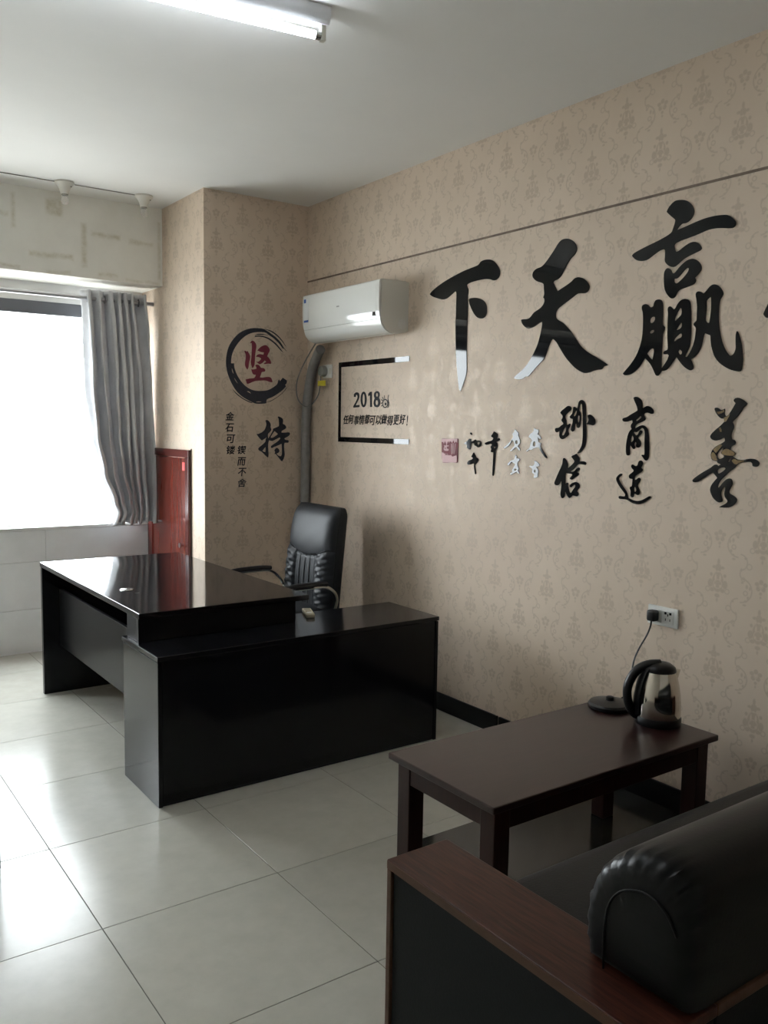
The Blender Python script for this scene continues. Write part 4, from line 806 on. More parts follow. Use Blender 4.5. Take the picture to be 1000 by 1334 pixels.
# ================================================================== OFFICE CHAIR
ch = thing('office_chair', 'high-backed black leather office chair behind the desk', 'chair', (1.62, 1.82, 0))
def back_pt(s, t, front):
    """s across -1..1 (near..far), t 0..1 up"""
    z = 0.47 + 0.60 * t
    half = 0.275 - 0.03 * t - 0.02 * max(0, (t - 0.9) / 0.1) ** 2
    xf = 1.762 + 0.075 * t + 0.03 * (t - 0.5) ** 2 - 0.012 * math.sin(t * math.pi)
    thick = 0.085 + 0.02 * math.sin(math.pi * t)
    round_ = math.sqrt(max(0.0, 1 - min(1, abs(s)) ** 8))
    topr = math.sqrt(max(0.0, 1 - max(0, (t - 0.9) / 0.1) ** 2)) if t > 0.9 else 1.0
    y = 1.82 + s * half
    k = 0.18 + 0.82 * round_ * (0.25 + 0.75 * topr)
    if front:
        # headrest pillow, lower channelled panel with ruched side bolsters
        seam = 0.585 - 0.055 * math.cos(s * math.pi / 1.6) if abs(s) < 0.8 else 0.60
        if t > seam:
            q = (t - seam) / (1 - seam)
            dd = 0.030 * math.sin(math.pi * min(1, q * 1.15 + 0.08)) ** 0.6 * round_ if q < 0.8 else 0.030 * math.sin(math.pi * min(1, q * 1.15 + 0.08) if q * 1.15 + 0.08 < 1 else math.pi) ** 1 * round_
            dd = 0.030 * (max(0.0, math.sin(math.pi * min(1.0, q * 0.9 + 0.06))) ** 0.5) * round_
            dd += 0.0003 * math.sin(9 * s + 30 * t)
        else:
            q = t / seam
            if abs(s) < 0.42:
                dd = 0.012 + 0.004 * abs(math.cos(s / 0.42 * 2.0 * math.pi))  # four soft channels
                if q > 0.96: dd -= 0.012 * (q - 0.96) / 0.04
            else:
                e = (abs(s) - 0.42) / 0.58
                dd = 0.030 * math.sin(math.pi * min(1, 0.15 + e * 0.85)) ** 0.7
                dd += 0.0042 * math.sin(62 * t + 7 * e + (2.0 if s > 0 else 0)) * math.sin(math.pi * e) + 0.002 * math.sin(118 * t - 9 * e)
                if q > 0.95: dd -= 0.014 * (q - 0.95) / 0.05
            if abs(abs(s) - 0.42) < 0.03: dd -= 0.006
        return Vector((xf + thick * 0.5 - (thick * 0.5 + dd) * k, y, z))
    return Vector((xf + thick * 0.5 + thick * 0.5 * k, y, z))
bm = bmesh.new()
NS, NT = 64, 110
Fg = [[bm.verts.new(back_pt(-1 + 2 * i / NS, j / NT, True)) for i in range(NS + 1)] for j in range(NT + 1)]
Bg = [[bm.verts.new(back_pt(-1 + 2 * i / NS, j / NT, False)) for i in range(NS + 1)] for j in range(NT + 1)]
for j in range(NT):
    for i in range(NS):
        bm.faces.new((Fg[j][i], Fg[j][i + 1], Fg[j + 1][i + 1], Fg[j + 1][i]))
        bm.faces.new((Bg[j][i], Bg[j + 1][i], Bg[j + 1][i + 1], Bg[j][i + 1]))
    for i in (0, NS):
        bm.faces.new((Fg[j][i], Fg[j + 1][i], Bg[j + 1][i], Bg[j][i]))
for i in range(NS):
    for j in (0, NT):
        bm.faces.new((Fg[j][i], Fg[j][i + 1], Bg[j][i + 1], Bg[j][i]))
backrest = finish(bm, 'backrest', 'leather_soft', ch, True, 70)
def bseam(ss):
    pts = []
    for s, t in ss:
        p = back_pt(s, t, True); pts.append(p + Vector((-0.002, 0, 0)))
    return pts
ps = tube('piping', 'leather', bseam([(-0.97, 0.60), (-0.8, 0.598), (-0.6, 0.572), (-0.4, 0.545), (-0.2, 0.532), (0, 0.529), (0.2, 0.532), (0.4, 0.545), (0.6, 0.572), (0.8, 0.598), (0.97, 0.60)]), 0.004, None, 6, 3)
ps.parent = backrest; ps.matrix_parent_inverse = Matrix.Identity(4)
for sx in (-0.21, 0.0, 0.21):
    p_ = tube('channel_seam', 'leather', bseam([(sx, 0.03 + 0.49 * k / 8) for k in range(9)]), 0.0022, None, 6, 2)
    p_.parent = backrest; p_.matrix_parent_inverse = Matrix.Identity(4)
for sgn in (-1, 1):
    p_ = tube('edge_piping', 'leather', [Vector((back_pt(sgn * 0.985, k / 14, True))) + Vector((-0.001, 0, 0)) for k in range(15)], 0.004, None, 6, 2)
    p_.parent = backrest; p_.matrix_parent_inverse = Matrix.Identity(4)
finish(cushion_bm(1.31, 1.80, 1.56, 2.08, 0.40, 0.50, 24, 24, 0.015, 0.045), 'seat', 'leather_soft', ch, True, 60)
box('seat_pan', 'black_plastic', 1.36, 1.78, 1.62, 2.02, 0.372, 0.415, ch, 0.01)
for yy in (1.495, 2.145):
    at = tube('arm_frame', 'chrome', [(1.80, yy + (0.05 if yy < 1.8 else -0.05), 0.50), (1.795, yy + (0.02 if yy < 1.8 else -0.02), 0.56), (1.765, yy, 0.615), (1.705, yy, 0.652), (1.60, yy, 0.655), (1.47, yy, 0.652), (1.40, yy, 0.635), (1.365, yy, 0.57), (1.36, yy + (0.02 if yy < 1.8 else -0.02), 0.48), (1.385, yy + (0.09 if yy < 1.8 else -0.09), 0.40), (1.44, yy + (0.14 if yy < 1.8 else -0.14), 0.385)], 0.0105, ch, 10, 5)
    finish(tube_bm([(1.715, yy, 0.666), (1.66, yy, 0.671), (1.58, yy, 0.671), (1.50, yy, 0.668), (1.44, yy, 0.660)], 0.022, 12, 4, 0.62), 'arm_pad', 'black_plastic', ch)
lathe('gas_column', 'black_plastic', [(0, 0.10), (0.028, 0.10), (0.028, 0.26), (0.018, 0.262), (0.018, 0.375), (0, 0.375)], ch, 20, (1.57, 1.82, 0))
lathe('hub', 'black_plastic', [(0, 0.07), (0.05, 0.07), (0.055, 0.10), (0.035, 0.13), (0, 0.13)], ch, 20, (1.57, 1.82, 0))
for k in range(5):
    a = 2 * math.pi * k / 5 + 0.3
    c, s = math.cos(a), math.sin(a)
    tube('leg', 'black_plastic', [(1.57 + 0.04 * c, 1.82 + 0.04 * s, 0.10), (1.57 + 0.16 * c, 1.82 + 0.16 * s, 0.092), (1.57 + 0.29 * c, 1.82 + 0.29 * s, 0.068)], 0.02, ch, 8, 4, radii=(0.026, 0.017))
    cx, cy = 1.57 + 0.29 * c, 1.82 + 0.29 * s
    bmx = bmesh.new()
    for off in (-0.014, 0.014):
        t_ = lathe_bm([(0, -0.009), (0.022, -0.009), (0.026, -0.005), (0.026, 0.005), (0.022, 0.009), (0, 0.009)], 18, (0, 0, 0), 'X')
        bmesh.ops.transform(t_, matrix=Matrix.Translation((cx, cy, 0.0265)) @ Matrix.Rotation(a + 1.2, 4, 'Z') @ Matrix.Translation((off, 0, 0)), verts=t_.verts)
        append(bmx, t_)
    finish(bmx, 'caster', 'black_plastic', ch)

# ================================================================== AIR CONDITIONER
AC0, AC1 = 1.398, 2.222
ac = thing('air_conditioner', 'white wall-mounted air conditioner high beside the column', 'air conditioner', (XW, (AC0 + AC1) / 2, 2.05))
prof_body = [(0.0, 2.066), (0.0, 2.330), (0.03, 2.336), (0.165, 2.334), (0.183, 2.328), (0.186, 2.315), (0.186, 2.15), (0.176, 2.10), (0.150, 2.066), (0.115, 2.052), (0.06, 2.050), (0.02, 2.056)]
bmb = prism_bm(prof_body, AC0, AC1, lambda a, b_, h: Vector((XW - a, h, b_)))
finish(bmb, 'casing', 'ac_side', ac, True, 28)
pan = smooth_path([(0, 0.168, 2.3355), (0, 0.192, 2.330), (0, 0.1985, 2.312), (0, 0.2005, 2.26), (0, 0.2000, 2.20), (0, 0.197, 2.15), (0, 0.190, 2.122)], 5)
pl = [(p.y, p.z) for p in pan] + [(p.y - 0.010, p.z - 0.001) for p in pan[::-1]]
panel = finish(prism_bm(pl, AC0 + 0.034, AC1 - 0.004, lambda a, b_, h: Vector((XW - a, h, b_))), 'front_panel', 'ac_white', ac, True, 40)
finish(prism_bm(pl, AC0 + 0.002, AC0 + 0.0325, lambda a, b_, h: Vector((XW - a, h, b_))), 'end_trim', 'ac_white', ac, True, 40)
lv = smooth_path([(0, 0.189, 2.119), (0, 0.181, 2.094), (0, 0.163, 2.069), (0, 0.130, 2.051), (0, 0.10, 2.046)], 5)
ll = [(p.y, p.z) for p in lv] + [(p.y - 0.006, p.z + 0.006) for p in lv[::-1]]
finish(prism_bm(ll, AC0 + 0.004, AC1 - 0.004, lambda a, b_, h: Vector((XW - a, h, b_))), 'louver', 'ac_white', ac, True, 40)
dsp = box('display', 'display_dark', XW - 0.2005, XW - 0.197, AC0 + 0.040, AC0 + 0.066, 2.138, 2.160, ac, 0.001)
st = box('sticker', 'label_paper', XW - 0.2015, XW - 0.2003, AC1 - 0.075, AC1 - 0.022, 2.165, 2.305, ac)
st['label'] = 'white energy label with blue ends'
for z0, z1 in ((2.283, 2.305), (2.165, 2.178)):
    q = box('sticker_band', 'blue_print', XW - 0.2022, XW - 0.2016, AC1 - 0.075 if z0 < 2.2 else AC1 - 0.045, AC1 - 0.022, z0, z1, None); q.parent = st; q.matrix_parent_inverse = Matrix.Identity(4)
q = box('brand_mark', 'grey_plastic', XW - 0.2008, XW - 0.2004, 1.80, 1.83, 2.222, 2.230, ac)
sc_ = lathe('knockout', 'ac_white', [(0, 0), (0.028, 0), (0.028, 0.001), (0, 0.0012)], ac, 24, (XW - 0.045, AC0 - 0.0012, 2.10), 'Y')

tag(tube('refrigerant_pipe', 'pipe_wrap', [(XW - 0.078, 2.205, 2.012), (XW - 0.060, 2.265, 1.985), (XW - 0.045, 2.355, 1.90), (XW - 0.04, 2.412, 1.76), (XW - 0.038, 2.44, 1.62), (XW - 0.038, 2.448, 1.45), (XW - 0.038, 2.45, 1.05), (XW - 0.045, 2.45, 0.5), (XW - 0.045, 2.45, 0.004)], 0.031, None, 14, 8), 'grey wrapped pipe bundle running down the corner from the air conditioner', 'pipe')

so = thing('wall_socket', 'small white wall socket below the air conditioner', 'socket', (XW, 2.245, 1.84))
box('plate', 'white_plastic', XW - 0.010, XW, 2.182, 2.285, 1.838, 1.922, so, 0.003)
box('rocker', 'ivory_plastic', XW - 0.0115, XW - 0.0098, 2.190, 2.205, 1.862, 1.90, so, 0.0008)
pc = thing('power_cord', 'grey plug with a thin looping cord and a yellow tag under the air conditioner', 'power cord', (XW - 0.02, 2.275, 1.84))
lathe('plug', 'grey_plastic', [(0, 0.010), (0.034, 0.010), (0.036, 0.022), (0.030, 0.042), (0, 0.045)], pc, 24, (XW, 2.262, 1.882), 'X').matrix_parent_inverse = Matrix.Identity(4)
o = [c for c in pc.children if c.name.startswith('plug')][0]
o.matrix_parent_inverse = Matrix.Translation(pc.location).inverted() @ Matrix.Translation((2 * XW, 0, 0)) @ Matrix.Diagonal((-1, 1, 1, 1))
tube('cord', 'grey_cord', [(XW - 0.026, 2.285, 1.868), (XW - 0.03, 2.283, 1.80), (XW - 0.04, 2.30, 1.72), (XW - 0.07, 2.37, 1.655), (XW - 0.10, 2.44, 1.70), (XW - 0.10, 2.465, 1.80), (XW - 0.09, 2.42, 1.90), (XW - 0.085, 2.32, 2.00), (XW - 0.085, 2.24, 2.06)], 0.0042, pc, 8, 8)
box('tag', 'yellow_tag', XW - 0.034, XW - 0.0265, 2.222, 2.310, 1.788, 1.822, pc, 0.0015)['label'] = 'yellow paper tag'

# ================================================================== RED CUPBOARD DOOR IN THE COLUMN
rd = struct(bpy.data.objects.new('door_1', None)); COL.objects.link(rd)
rd.location = (XC, 3.09, 0); rd['_loc'] = tuple(rd.location)
rd['label'] = 'low red-brown wooden cupboard door on the column side'
dy0, dy1, dz1 = 2.707, 3.436, 1.367
for nm, y0, y1, z0, z1 in (('frame_stile', dy0, dy0 + 0.055, 0.0, dz1 - 0.05), ('frame_stile', dy1 - 0.085, dy1, 0.0, dz1 - 0.05), ('frame_rail', dy0, dy1, dz1 - 0.05, dz1)):
    box(nm, 'red_frame_wood', XC - 0.022, XC, y0, y1, z0, z1, rd, 0.004)
leaf = box('door_leaf', 'red_door_wood', XC - 0.014, XC, dy0 + 0.058, dy1 - 0.088, 0.02, dz1 - 0.055, rd, 0.002)
box('frame_bead', 'seam_dark', XC - 0.004, XC, dy0 - 0.008, dy0, 0.0, dz1 + 0.008, rd)
box('hinge', 'hinge_steel', XC - 0.026, XC - 0.014, 3.345, 3.365, 1.055, 1.17, rd, 0.002)
k_ = lathe('lock', 'chrome', [(0, 0), (0.016, 0), (0.016, 0.008), (0.009, 0.012), (0.009, 0.03), (0, 0.032)], rd, 20, (XC - 0.046, 2.80, 0.745), 'X')
t_ = box('tag', 'yellow_tag', XC - 0.0165, XC - 0.0145, 2.775, 2.815, 1.232, 1.285, rd)
t_.data.materials.clear(); simple('red_tag', (0.65, 0.02, 0.02), 0.4); t_.data.materials.append(MATS['red_tag'])
t_['label'] = 'small bright red paper tag'

# ================================================================== CURTAIN AND ROD
tag(lathe('curtain_rod', 'rod_metal', [(0, XL + 0.02), (0.014, XL + 0.02), (0.014, XC - 0.004), (0, XC - 0.004)], None, 16, (0, 3.335, 2.345), 'X'), 'thin grey curtain rod under the beam', 'curtain rod')
cu = thing('curtain', 'grey pleated eyelet curtain hanging at the right of the window', 'curtain', (1.2, 3.33, SILL))
def edge(tab, z):
    for (z0, x0), (z1, x1) in zip(tab[:-1], tab[1:]):
        if z0 >= z >= z1:
            q = (z0 - z) / (z0 - z1); q = q * q * (3 - 2 * q)
            return x0 + (x1 - x0) * q
    return tab[-1][1]
LE = [(2.40, 0.965), (2.2, 0.972), (1.8, 0.985), (1.45, 1.012), (1.2, 1.055), (1.0, 1.125), (0.93, 1.150), (0.845, 1.118)]
RE = [(2.40, 1.372), (2.1, 1.40), (1.8, 1.42), (1.2, 1.428), (0.845, 1.428)]
bm = bmesh.new()
NU, NV = 150, 70
rows = []
for j in range(NV + 1):
    z = 2.398 - (2.398 - 0.845) * j / NV
    xl, xr = edge(LE, z), edge(RE, z)
    row = []
    for i in range(NU + 1):
        s = i / NU
        ph = (s + 0.035 * math.sin(2 * math.pi * s * 1.5 + 0.6)) * 7.0 * 2 * math.pi
        squeeze = 1 - 0.25 * max(0, (1.3 - z))
        amp = 0.048 - 0.006 * math.sin(z * 3 + s * 9)
        y = 3.335 + amp * math.sin(ph + 0.25 * math.sin(z * 2.2 + s * 5)) + 0.006 * math.sin(ph * 2.1 + z * 4)
        y -= 0.05 * max(0, (1.0 - z) / 0.16) ** 2 * (1 - s) * 0.4
        x = xl + (xr - xl) * s + 0.004 * math.sin(z * 6 + s * 20) + 0.017 * math.sin(2 * ph)
        zz = z + (0.012 * math.sin(ph * 0.5 + 1) if j == NV else 0)
        row.append(bm.verts.new((x, y, zz)))
    rows.append(row)
for a, c in zip(rows[:-1], rows[1:]):
    for i in range(NU): bm.faces.new((a[i], a[i + 1], c[i + 1], c[i]))
clo = finish(bm, 'cloth', 'curtain_cloth', cu, True, 80)
sd = clo.modifiers.new('thickness', 'SOLIDIFY'); sd.thickness = 0.002
for k in range(4):
    s = (0.07, 0.36, 0.48, 0.93)[k]
    t_ = bmesh.new()
    bmesh.ops.create_circle  # ring built from a tube
    gx = 0.965 + 0.4 * s
    pts = [(gx + 0.004 * math.cos(a), 3.335 + 0.023 * math.cos(a), 2.345 + 0.023 * math.sin(a)) for a in [2 * math.pi * q / 24 for q in range(25)]]
    t_.free()
    finish(tube_bm(pts, 0.004, 8, 0), 'eyelet', 'aluminium_frame', cu)

# ================================================================== LAMPS
lp = thing('ceiling_light', 'switched-on fluorescent tube light on the ceiling', 'ceiling light', (0.26, 0.25, ZC))
A_, B_ = Vector((0.835, 0.160, 0)), Vector((-0.355, 0.335, 0))
dirv = (B_ - A_).normalized(); ang = math.atan2(dirv.y, dirv.x)
Mx = Matrix.Translation((A_.x, A_.y, 0)) @ Matrix.Rotation(ang, 4, 'Z')
def lamp_part(name, bm_, mat):
    bmesh.ops.transform(bm_, matrix=Mx, verts=bm_.verts)
    return finish(bm_, name, mat, lp)
L_ = (B_ - A_).length
lamp_part('batten', prism_bm([(-0.035, ZC), (0.035, ZC), (0.035, ZC - 0.03), (0.018, ZC - 0.055), (-0.018, ZC - 0.055), (-0.035, ZC - 0.03)], -0.03, L_ + 0.03, lambda a, b_, h: Vector((h, a, b_))), 'white_enamel')
lamp_part('tube', lathe_bm([(0, 0), (0.013, 0), (0.013, L_), (0, L_)], 20, (0, 0, 2.862), 'X'), 'tube_light')
for h0 in (-0.022, L_ + 0.004):
    lamp_part('tube_holder', box_bm(h0, h0 + 0.018, -0.012, 0.012, 2.845, ZC - 0.05, 0.003), 'ivory_plastic')
    lamp_part('pin_cap', lathe_bm([(0, 0), (0.0145, 0), (0.0145, 0.02), (0, 0.02)], 16, (h0 + (0.018 if h0 < 0 else -0.02), 0, 2.862), 'X'), 'hinge_steel')

for k, (lx, lab) in enumerate(((0.745, 'white ceramic lamp holder with a bare clear bulb, farther from the column'), (1.228, 'white ceramic lamp holder with a bare clear bulb, nearer the column'))):
    bh = thing('lamp_holder', lab, 'lamp holder', (lx, 2.915, ZC), 'bare bulb holders by the beam')
    c = (lx, 2.915, 0)
    lathe('base', 'ceramic', [(0, ZC), (0.055, ZC), (0.057, ZC - 0.010), (0.050, ZC - 0.018), (0.036, ZC - 0.032), (0.027, ZC - 0.055), (0.024, ZC - 0.070), (0, ZC - 0.070)], bh, 28, c)
    lathe('collar', 'bulb_metal', [(0.0, ZC - 0.070), (0.019, ZC - 0.070), (0.019, ZC - 0.078), (0, ZC - 0.078)], bh, 20, c)
    lathe('bulb', 'bulb_glass', [(0.0, ZC - 0.078), (0.014, ZC - 0.079), (0.020, ZC - 0.092), (0.0235, ZC - 0.106), (0.021, ZC - 0.120), (0.012, ZC - 0.130), (0, ZC - 0.132)], bh, 20, c)
    lathe('screw', 'cable_dark', [(0, ZC - 0.020), (0.004, ZC - 0.020), (0.004, ZC - 0.024), (0, ZC - 0.024)], bh, 10, (lx + 0.028, 2.880, -0.008))
tag(tube('ceiling_cable', 'cable_dark', [(XL + 0.05, 2.935, ZC - 0.004), (0.0, 2.93, ZC - 0.004), (0.69, 2.925, ZC - 0.004)], 0.0025, None, 6, 8), 'thin dark cable along the ceiling leading to the farther bulb', 'cable')
tag(tube('ceiling_cable', 'cable_dark', [(0.80, 2.925, ZC - 0.004), (1.0, 2.922, ZC - 0.004), (1.172, 2.92, ZC - 0.004)], 0.0025, None, 6, 8), 'thin dark cable on the ceiling between the two bare bulbs', 'cable')

# ================================================================== KETTLE, BASE, SOCKET, REMOTE
kz = TZ
kc = Vector((1.872, -0.578, kz))
KR = Matrix.Translation(kc) @ Matrix.Rotation(-YAW, 4, 'Z')
ke = thing('electric_kettle', 'steel electric kettle with black handle and lid on the coffee table', 'kettle', tuple(kc))
def kpart(name, bm_, mat, parent=None):
    bmesh.ops.transform(bm_, matrix=KR, verts=bm_.verts)
    if parent is None: return finish(bm_, name, mat, ke)
    o = finish(bm_, name, mat, None); o.parent = parent; o.matrix_parent_inverse = Matrix.Identity(4); return o
body = lathe_bm([(0.079, 0.030), (0.0805, 0.034), (0.080, 0.07), (0.077, 0.11), (0.070, 0.15), (0.060, 0.185), (0.056, 0.198)], 48)
kpart('body', body, 'steel')
kpart('foot', lathe_bm([(0, 0), (0.080, 0), (0.083, 0.006), (0.083, 0.026), (0.080, 0.0305), (0, 0.0305)], 48), 'black_plastic')
lid = kpart('lid', lathe_bm([(0.0575, 0.196), (0.0585, 0.200), (0.054, 0.212), (0.038, 0.224), (0.018, 0.229), (0, 0.230)], 40), 'black_plastic')
kpart('spout', prism_bm([(0.050, -0.016), (0.050, 0.016), (0.068, 0.007), (0.072, 0.0), (0.068, -0.007)], 0.170, 0.201, lambda a, b_, h: Vector((a + (h - 0.185) * 0.25, b_, h))), 'steel')
kpart('handle', tube_bm([(0.0, 0, 0.222), (-0.045, 0, 0.218), (-0.085, 0, 0.196), (-0.112, 0, 0.150), (-0.117, 0, 0.105), (-0.106, 0, 0.060), (-0.085, 0, 0.032), (-0.07, 0, 0.026)], 0.0185, 12, 6, 0.9, up=(1, 0, 0)), 'black_plastic')
kpart('handle_spine', tube_bm([(-0.045, 0, 0.208), (-0.056, 0, 0.19), (-0.070, 0, 0.14), (-0.078, 0, 0.09), (-0.079, 0, 0.035)], 0.030, 14, 6, 0.45, up=(1, 0, 0)), 'black_plastic')

kb = thing('kettle_power_base', 'round black kettle power base at the far corner of the coffee table', 'power base', (1.862, -0.362, kz))  # power base of the kettle, without a heating element
bc = (1.862, -0.362, kz)
lathe('disc', 'black_plastic', [(0, 0), (0.078, 0), (0.082, 0.006), (0.082, 0.014), (0.076, 0.021), (0.045, 0.027), (0.030, 0.029), (0, 0.029)], kb, 48, bc)
lathe('connector', 'black_plastic', [(0, 0.029), (0.016, 0.029), (0.015, 0.041), (0.010, 0.044), (0, 0.044)], kb, 24, bc)

ws = thing('double_socket', 'white double wall socket with a black plug above the coffee table', 'socket', (XW, -0.364, 0.745))
box('plate', 'white_plastic', XW - 0.010, XW, -0.436, -0.292, 0.745, 0.824, ws, 0.003)
mod_ = box('insert', 'white_plastic', XW - 0.0125, XW - 0.0095, -0.418, -0.366, 0.757, 0.812, ws, 0.001)
box('insert', 'white_plastic', XW - 0.0125, XW - 0.0095, -0.360, -0.308, 0.757, 0.812, ws, 0.001)
for y_, z_, w_, h_ in ((-0.380, 0.801, 0.005, 0.005), (-0.403, 0.801, 0.005, 0.005), (-0.3915, 0.794, 0.002, 0.005), (-0.381, 0.775, 0.0016, 0.005), (-0.402, 0.775, 0.0016, 0.005)):
    q = box('slot', 'display_dark', XW - 0.0131, XW - 0.0126, y_ - w_, y_ + w_, z_ - h_, z_ + h_, None); q.parent = mod_; q.matrix_parent_inverse = Matrix.Identity(4)
kcrd = thing('black_power_cable', 'black plug and cord hanging from the double socket behind the kettle', 'power cord', (XW - 0.03, -0.334, 0.78))
bm = box_bm(XW - 0.050, XW - 0.0132, -0.352, -0.314, 0.763, 0.808, 0.008, 3)
finish(bm, 'plug', 'black_plastic', kcrd)
tube('cord', 'black_plastic', [(XW - 0.034, -0.330, 0.768), (XW - 0.036, -0.328, 0.74), (XW - 0.04, -0.315, 0.70), (XW - 0.05, -0.290, 0.645), (XW - 0.065, -0.280, 0.60), (XW - 0.085, -0.285, 0.56), (XW - 0.11, -0.30, 0.52), (XW - 0.15, -0.318, 0.488), (XW - 0.195, -0.335, 0.474), (XW - 0.232, -0.345, 0.472)], 0.0035, kcrd, 8, 8)

rm = thing('remote_control', 'cream remote control lying on the low cabinet', 'remote control', (1.345, 1.06, CZ))
Rm = Matrix.Translation((1.345, 1.062, CZ)) @ Matrix.Rotation(math.radians(68), 4, 'Z')
for nm, args, mt in (('case', (-0.075, 0.075, -0.022, 0.022, 0.0, 0.018, 0.005), 'remote_cream'), ('screen', (0.025, 0.065, -0.015, 0.015, 0.0176, 0.0186, 0.0), 'remote_keys'), ('button', (-0.01, 0.012, -0.014, 0.014, 0.0178, 0.0195, 0.0006), 'remote_keys'), ('button', (-0.05, -0.02, -0.012, 0.012, 0.0178, 0.0195, 0.0006), 'white_plastic')):
    b_ = box_bm(*args)
    bmesh.ops.transform(b_, matrix=Rm, verts=b_.verts)
    finish(b_, nm, mt, rm)

tag(finish(prism_bm([(0.012, 1.42), (0.034, 1.42), (0.026, 0.655), (0.008, 0.655)], 0.0, 0.0006, lambda a, b_, h: Vector((a, b_, h + 0.0001))), 'floor_tape', 'clear_tape', None), 'strip of greyish tape stuck along a floor tile joint', 'tape')

# ================================================================== WALL LETTERING
TH = 0.004
def letter(key, label, cat='wall letter', mat='black_acrylic', group=None):
    me = glyph_mesh(key, TH)
    zs = [v.co.z for v in me.vertices]; ys = [v.co.y for v in me.vertices]
    o = link_mesh(me, 'wall_character', mat, None, angle=30)
    tag(o, label, cat, group)
    return o
G1, G2, G3 = 'large acrylic characters', 'medium acrylic characters', 'small signature characters'
letter('xia', 'large black character 下 with a long pointed stem, nearest the air conditioner', group=G1)
letter('tian', 'large black character 天 with two spreading legs, second from the air conditioner', group=G1)
letter('ying', 'large black acrylic character 赢, densest and rightmost whole large one', group=G1)
letter('next', 'tip of a large black acrylic character cut off by the right edge of the view', group=G1)
letter('chou', 'medium black character 酬 with a long hooked right stroke, upper of its pair', group=G2)
letter('xin', 'medium black character 信 below the long hooked stroke, directly right of the signature', group=G2)
letter('shang', 'medium black character 商 with a tall arched frame, upper of the middle pair', group=G2)
letter('dao', 'medium black character 道 with a sweeping base stroke, lower of the middle pair', group=G2)
sh = letter('shan', 'medium black character 善 with worn gold patches near the right edge', group=G2)
for k in range(7):
    gp = glyph('gold_patch', 'gold', 'gold_foil', 0.0004, True, None, lift=TH, pieces=[k])
    gp.parent = sh; gp['label'] = 'worn gold patch'
letter('sui', 'small shiny character 岁 with a long diagonal stroke, upper right end of the signature', group=G3)
letter('zai', 'small shiny character 在, lower right end of the signature', group=G3)
letter('geng', 'small shiny character 庚 with a left sweep, upper one right of the long-tailed character', group=G3)
letter('yin', 'small shiny character 寅, lower one right of the long-tailed character', group=G3)
letter('nian', 'small black character 年 with a long straight tail', group=G3)
letter('chu', 'small shiny character 初, upper one beside the red seal', group=G3)
letter('dong', 'small shiny character 冬 with a thin wavy tail, lower one beside the red seal', group=G3)
seal = link_mesh(glyph_mesh('seal', TH), 'seal_plaque', 'red_acrylic', None, angle=30)
tag(seal, 'small red and pink seal plaque at the left end of the signature', 'wall seal')
for k in range(6):  # top and bottom pieces paint the window's reflection; the others are script
    sw = glyph('seal_stroke_reflection', 'sealw', 'pink_script_reflection', 0.0012, True, None, lift=TH, pieces=[k])
    sw.parent = seal; sw['label'] = 'raised pale seal script with window reflection painted at top and bottom'

# open frame with the 2018 slogan
fr = thing('open_wall_border', 'open black acrylic frame of three bars round the 2018 slogan', 'wall frame', (XW, 1.74, 1.43))
box('top_bar', 'black_acrylic', XW - TH, XW, 1.378, 2.106, 1.899, 1.929, fr, 0.0006, 1)
box('side_bar', 'black_acrylic', XW - TH, XW, 2.080, 2.106, 1.467, 1.899, fr, 0.0006, 1)
box('bottom_bar', 'black_acrylic', XW - TH, XW, 1.368, 2.106, 1.437, 1.467, fr, 0.0006, 1)
yr = thing('year_lettering', 'bold black numerals 2018 inside the open frame', 'wall lettering', (XW, 1.80, 1.648))
for k in range(4):
    glyph('numeral', 'year', 'black_vinyl', 0.002, True, yr, pieces=[k])
ey = thing('eye_emblem', 'small black line drawing of an eye with lashes after the numerals', 'wall emblem', (XW, 1.59, 1.64))
def stroke(name, pts, r, parent):
    tube(name, 'black_vinyl', [(XW - 0.0012, a, h) for a, h in pts], r, parent, 6, 5, 0.25, up=(1, 0, 0))
stroke('outline', [(1.605 + 0.025 * math.cos(a), 1.669 + 0.023 * math.sin(a)) for a in [2 * math.pi * q / 14 for q in range(15)]], 0.0035, ey)
lathe('pupil', 'black_vinyl', [(0, -0.0022), (0.008, -0.0022), (0.008, 0), (0, 0)], ey, 18, (XW, 1.601, 1.666), 'X')
for a0, h0, a1, h1 in ((1.632, 1.674, 1.647, 1.668), (1.630, 1.684, 1.645, 1.692), (1.622, 1.692, 1.633, 1.706), (1.611, 1.696, 1.614, 1.716), (1.629, 1.660, 1.644, 1.654)):
    stroke('lash', [(a0, h0), ((a0 + a1) / 2, (h0 + h1) / 2 + 0.001), (a1, h1)], 0.003, ey)
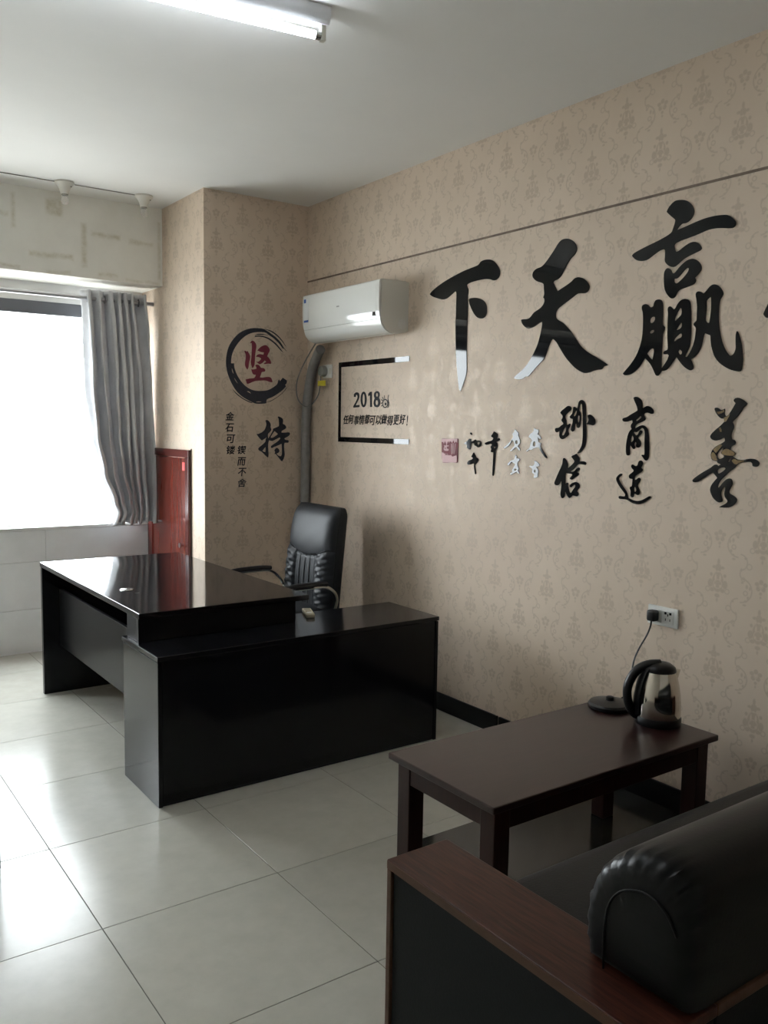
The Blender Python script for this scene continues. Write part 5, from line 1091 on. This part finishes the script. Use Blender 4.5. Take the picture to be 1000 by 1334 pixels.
stroke('brow', [(1.571, 1.718), (1.578, 1.700), (1.572, 1.682), (1.566, 1.668), (1.572, 1.652), (1.581, 1.646)], 0.0032, ey)
stroke('brow', [(1.580, 1.692), (1.574, 1.674), (1.578, 1.655)], 0.0028, ey)
slo = thing('slogan_lettering', 'line of small black brush characters under the year inside the frame', 'wall lettering', (XW, 1.71, 1.544))
chars = '任何事情都可以做得更好!'
n = len(chars)
y0_, y1_ = 2.048, 1.368
for k, chh in enumerate(chars):
    w_ = (y0_ - y1_) / (n - 0.35)
    a0 = y0_ - k * w_ + 0.001; a1 = a0 - w_ * (0.98 if chh != '!' else 0.3)
    jig = 0.004 * math.sin(k * 2.1)
    if chh == '!':
        a0 -= 0.012; a1 = a0 - 0.010
    me = text_mesh(chh, a0, a1, 1.547 + jig, 1.602 + jig, 0.0015, True, 0.0, 0.22)
    link_mesh(me, 'character', 'black_vinyl', slo, angle=30)

# column: brush circle, 坚 持 and two short vertical lines
tag(glyph('brush_circle', 'ring', 'ink_vinyl', 0.0012, False), 'dark open brush-stroke circle on the column front', 'wall decal')
tag(glyph('wall_character', 'jian', 'red_vinyl', 0.0012, False), 'red brush character 坚 inside the dark circle', 'wall letter')
tag(glyph('wall_character', 'chi', 'ink_vinyl', 0.0012, False), 'black brush character 持 below the circle', 'wall letter')
for nm, cs, lab in (('vertical_lettering', (('金', 1.6155, 1.586), ('石', 1.6135, 1.514), ('可', 1.6225, 1.444), ('镂', 1.6205, 1.374)), 'upper left vertical line of four small black characters 金石可镂'),
                    ('vertical_lettering', (('锲', 1.697, 1.374), ('而', 1.697, 1.301), ('不', 1.700, 1.233), ('舍', 1.700, 1.164)), 'lower right vertical line of four small black characters 锲而不舍')):
    t_ = thing(nm, lab, 'wall lettering', (cs[0][1], YC, cs[-1][2] - 0.03), 'small vertical lines below the circle')
    for chh, cx, cz in cs:
        me = text_mesh(chh, cx - 0.029, cx + 0.029, cz - 0.026, cz + 0.026, 0.0012, False, 0.0, 0.15)
        link_mesh(me, 'character', 'ink_vinyl', t_, angle=30)

for o in bpy.data.objects:
    if '_loc' in o: del o['_loc']
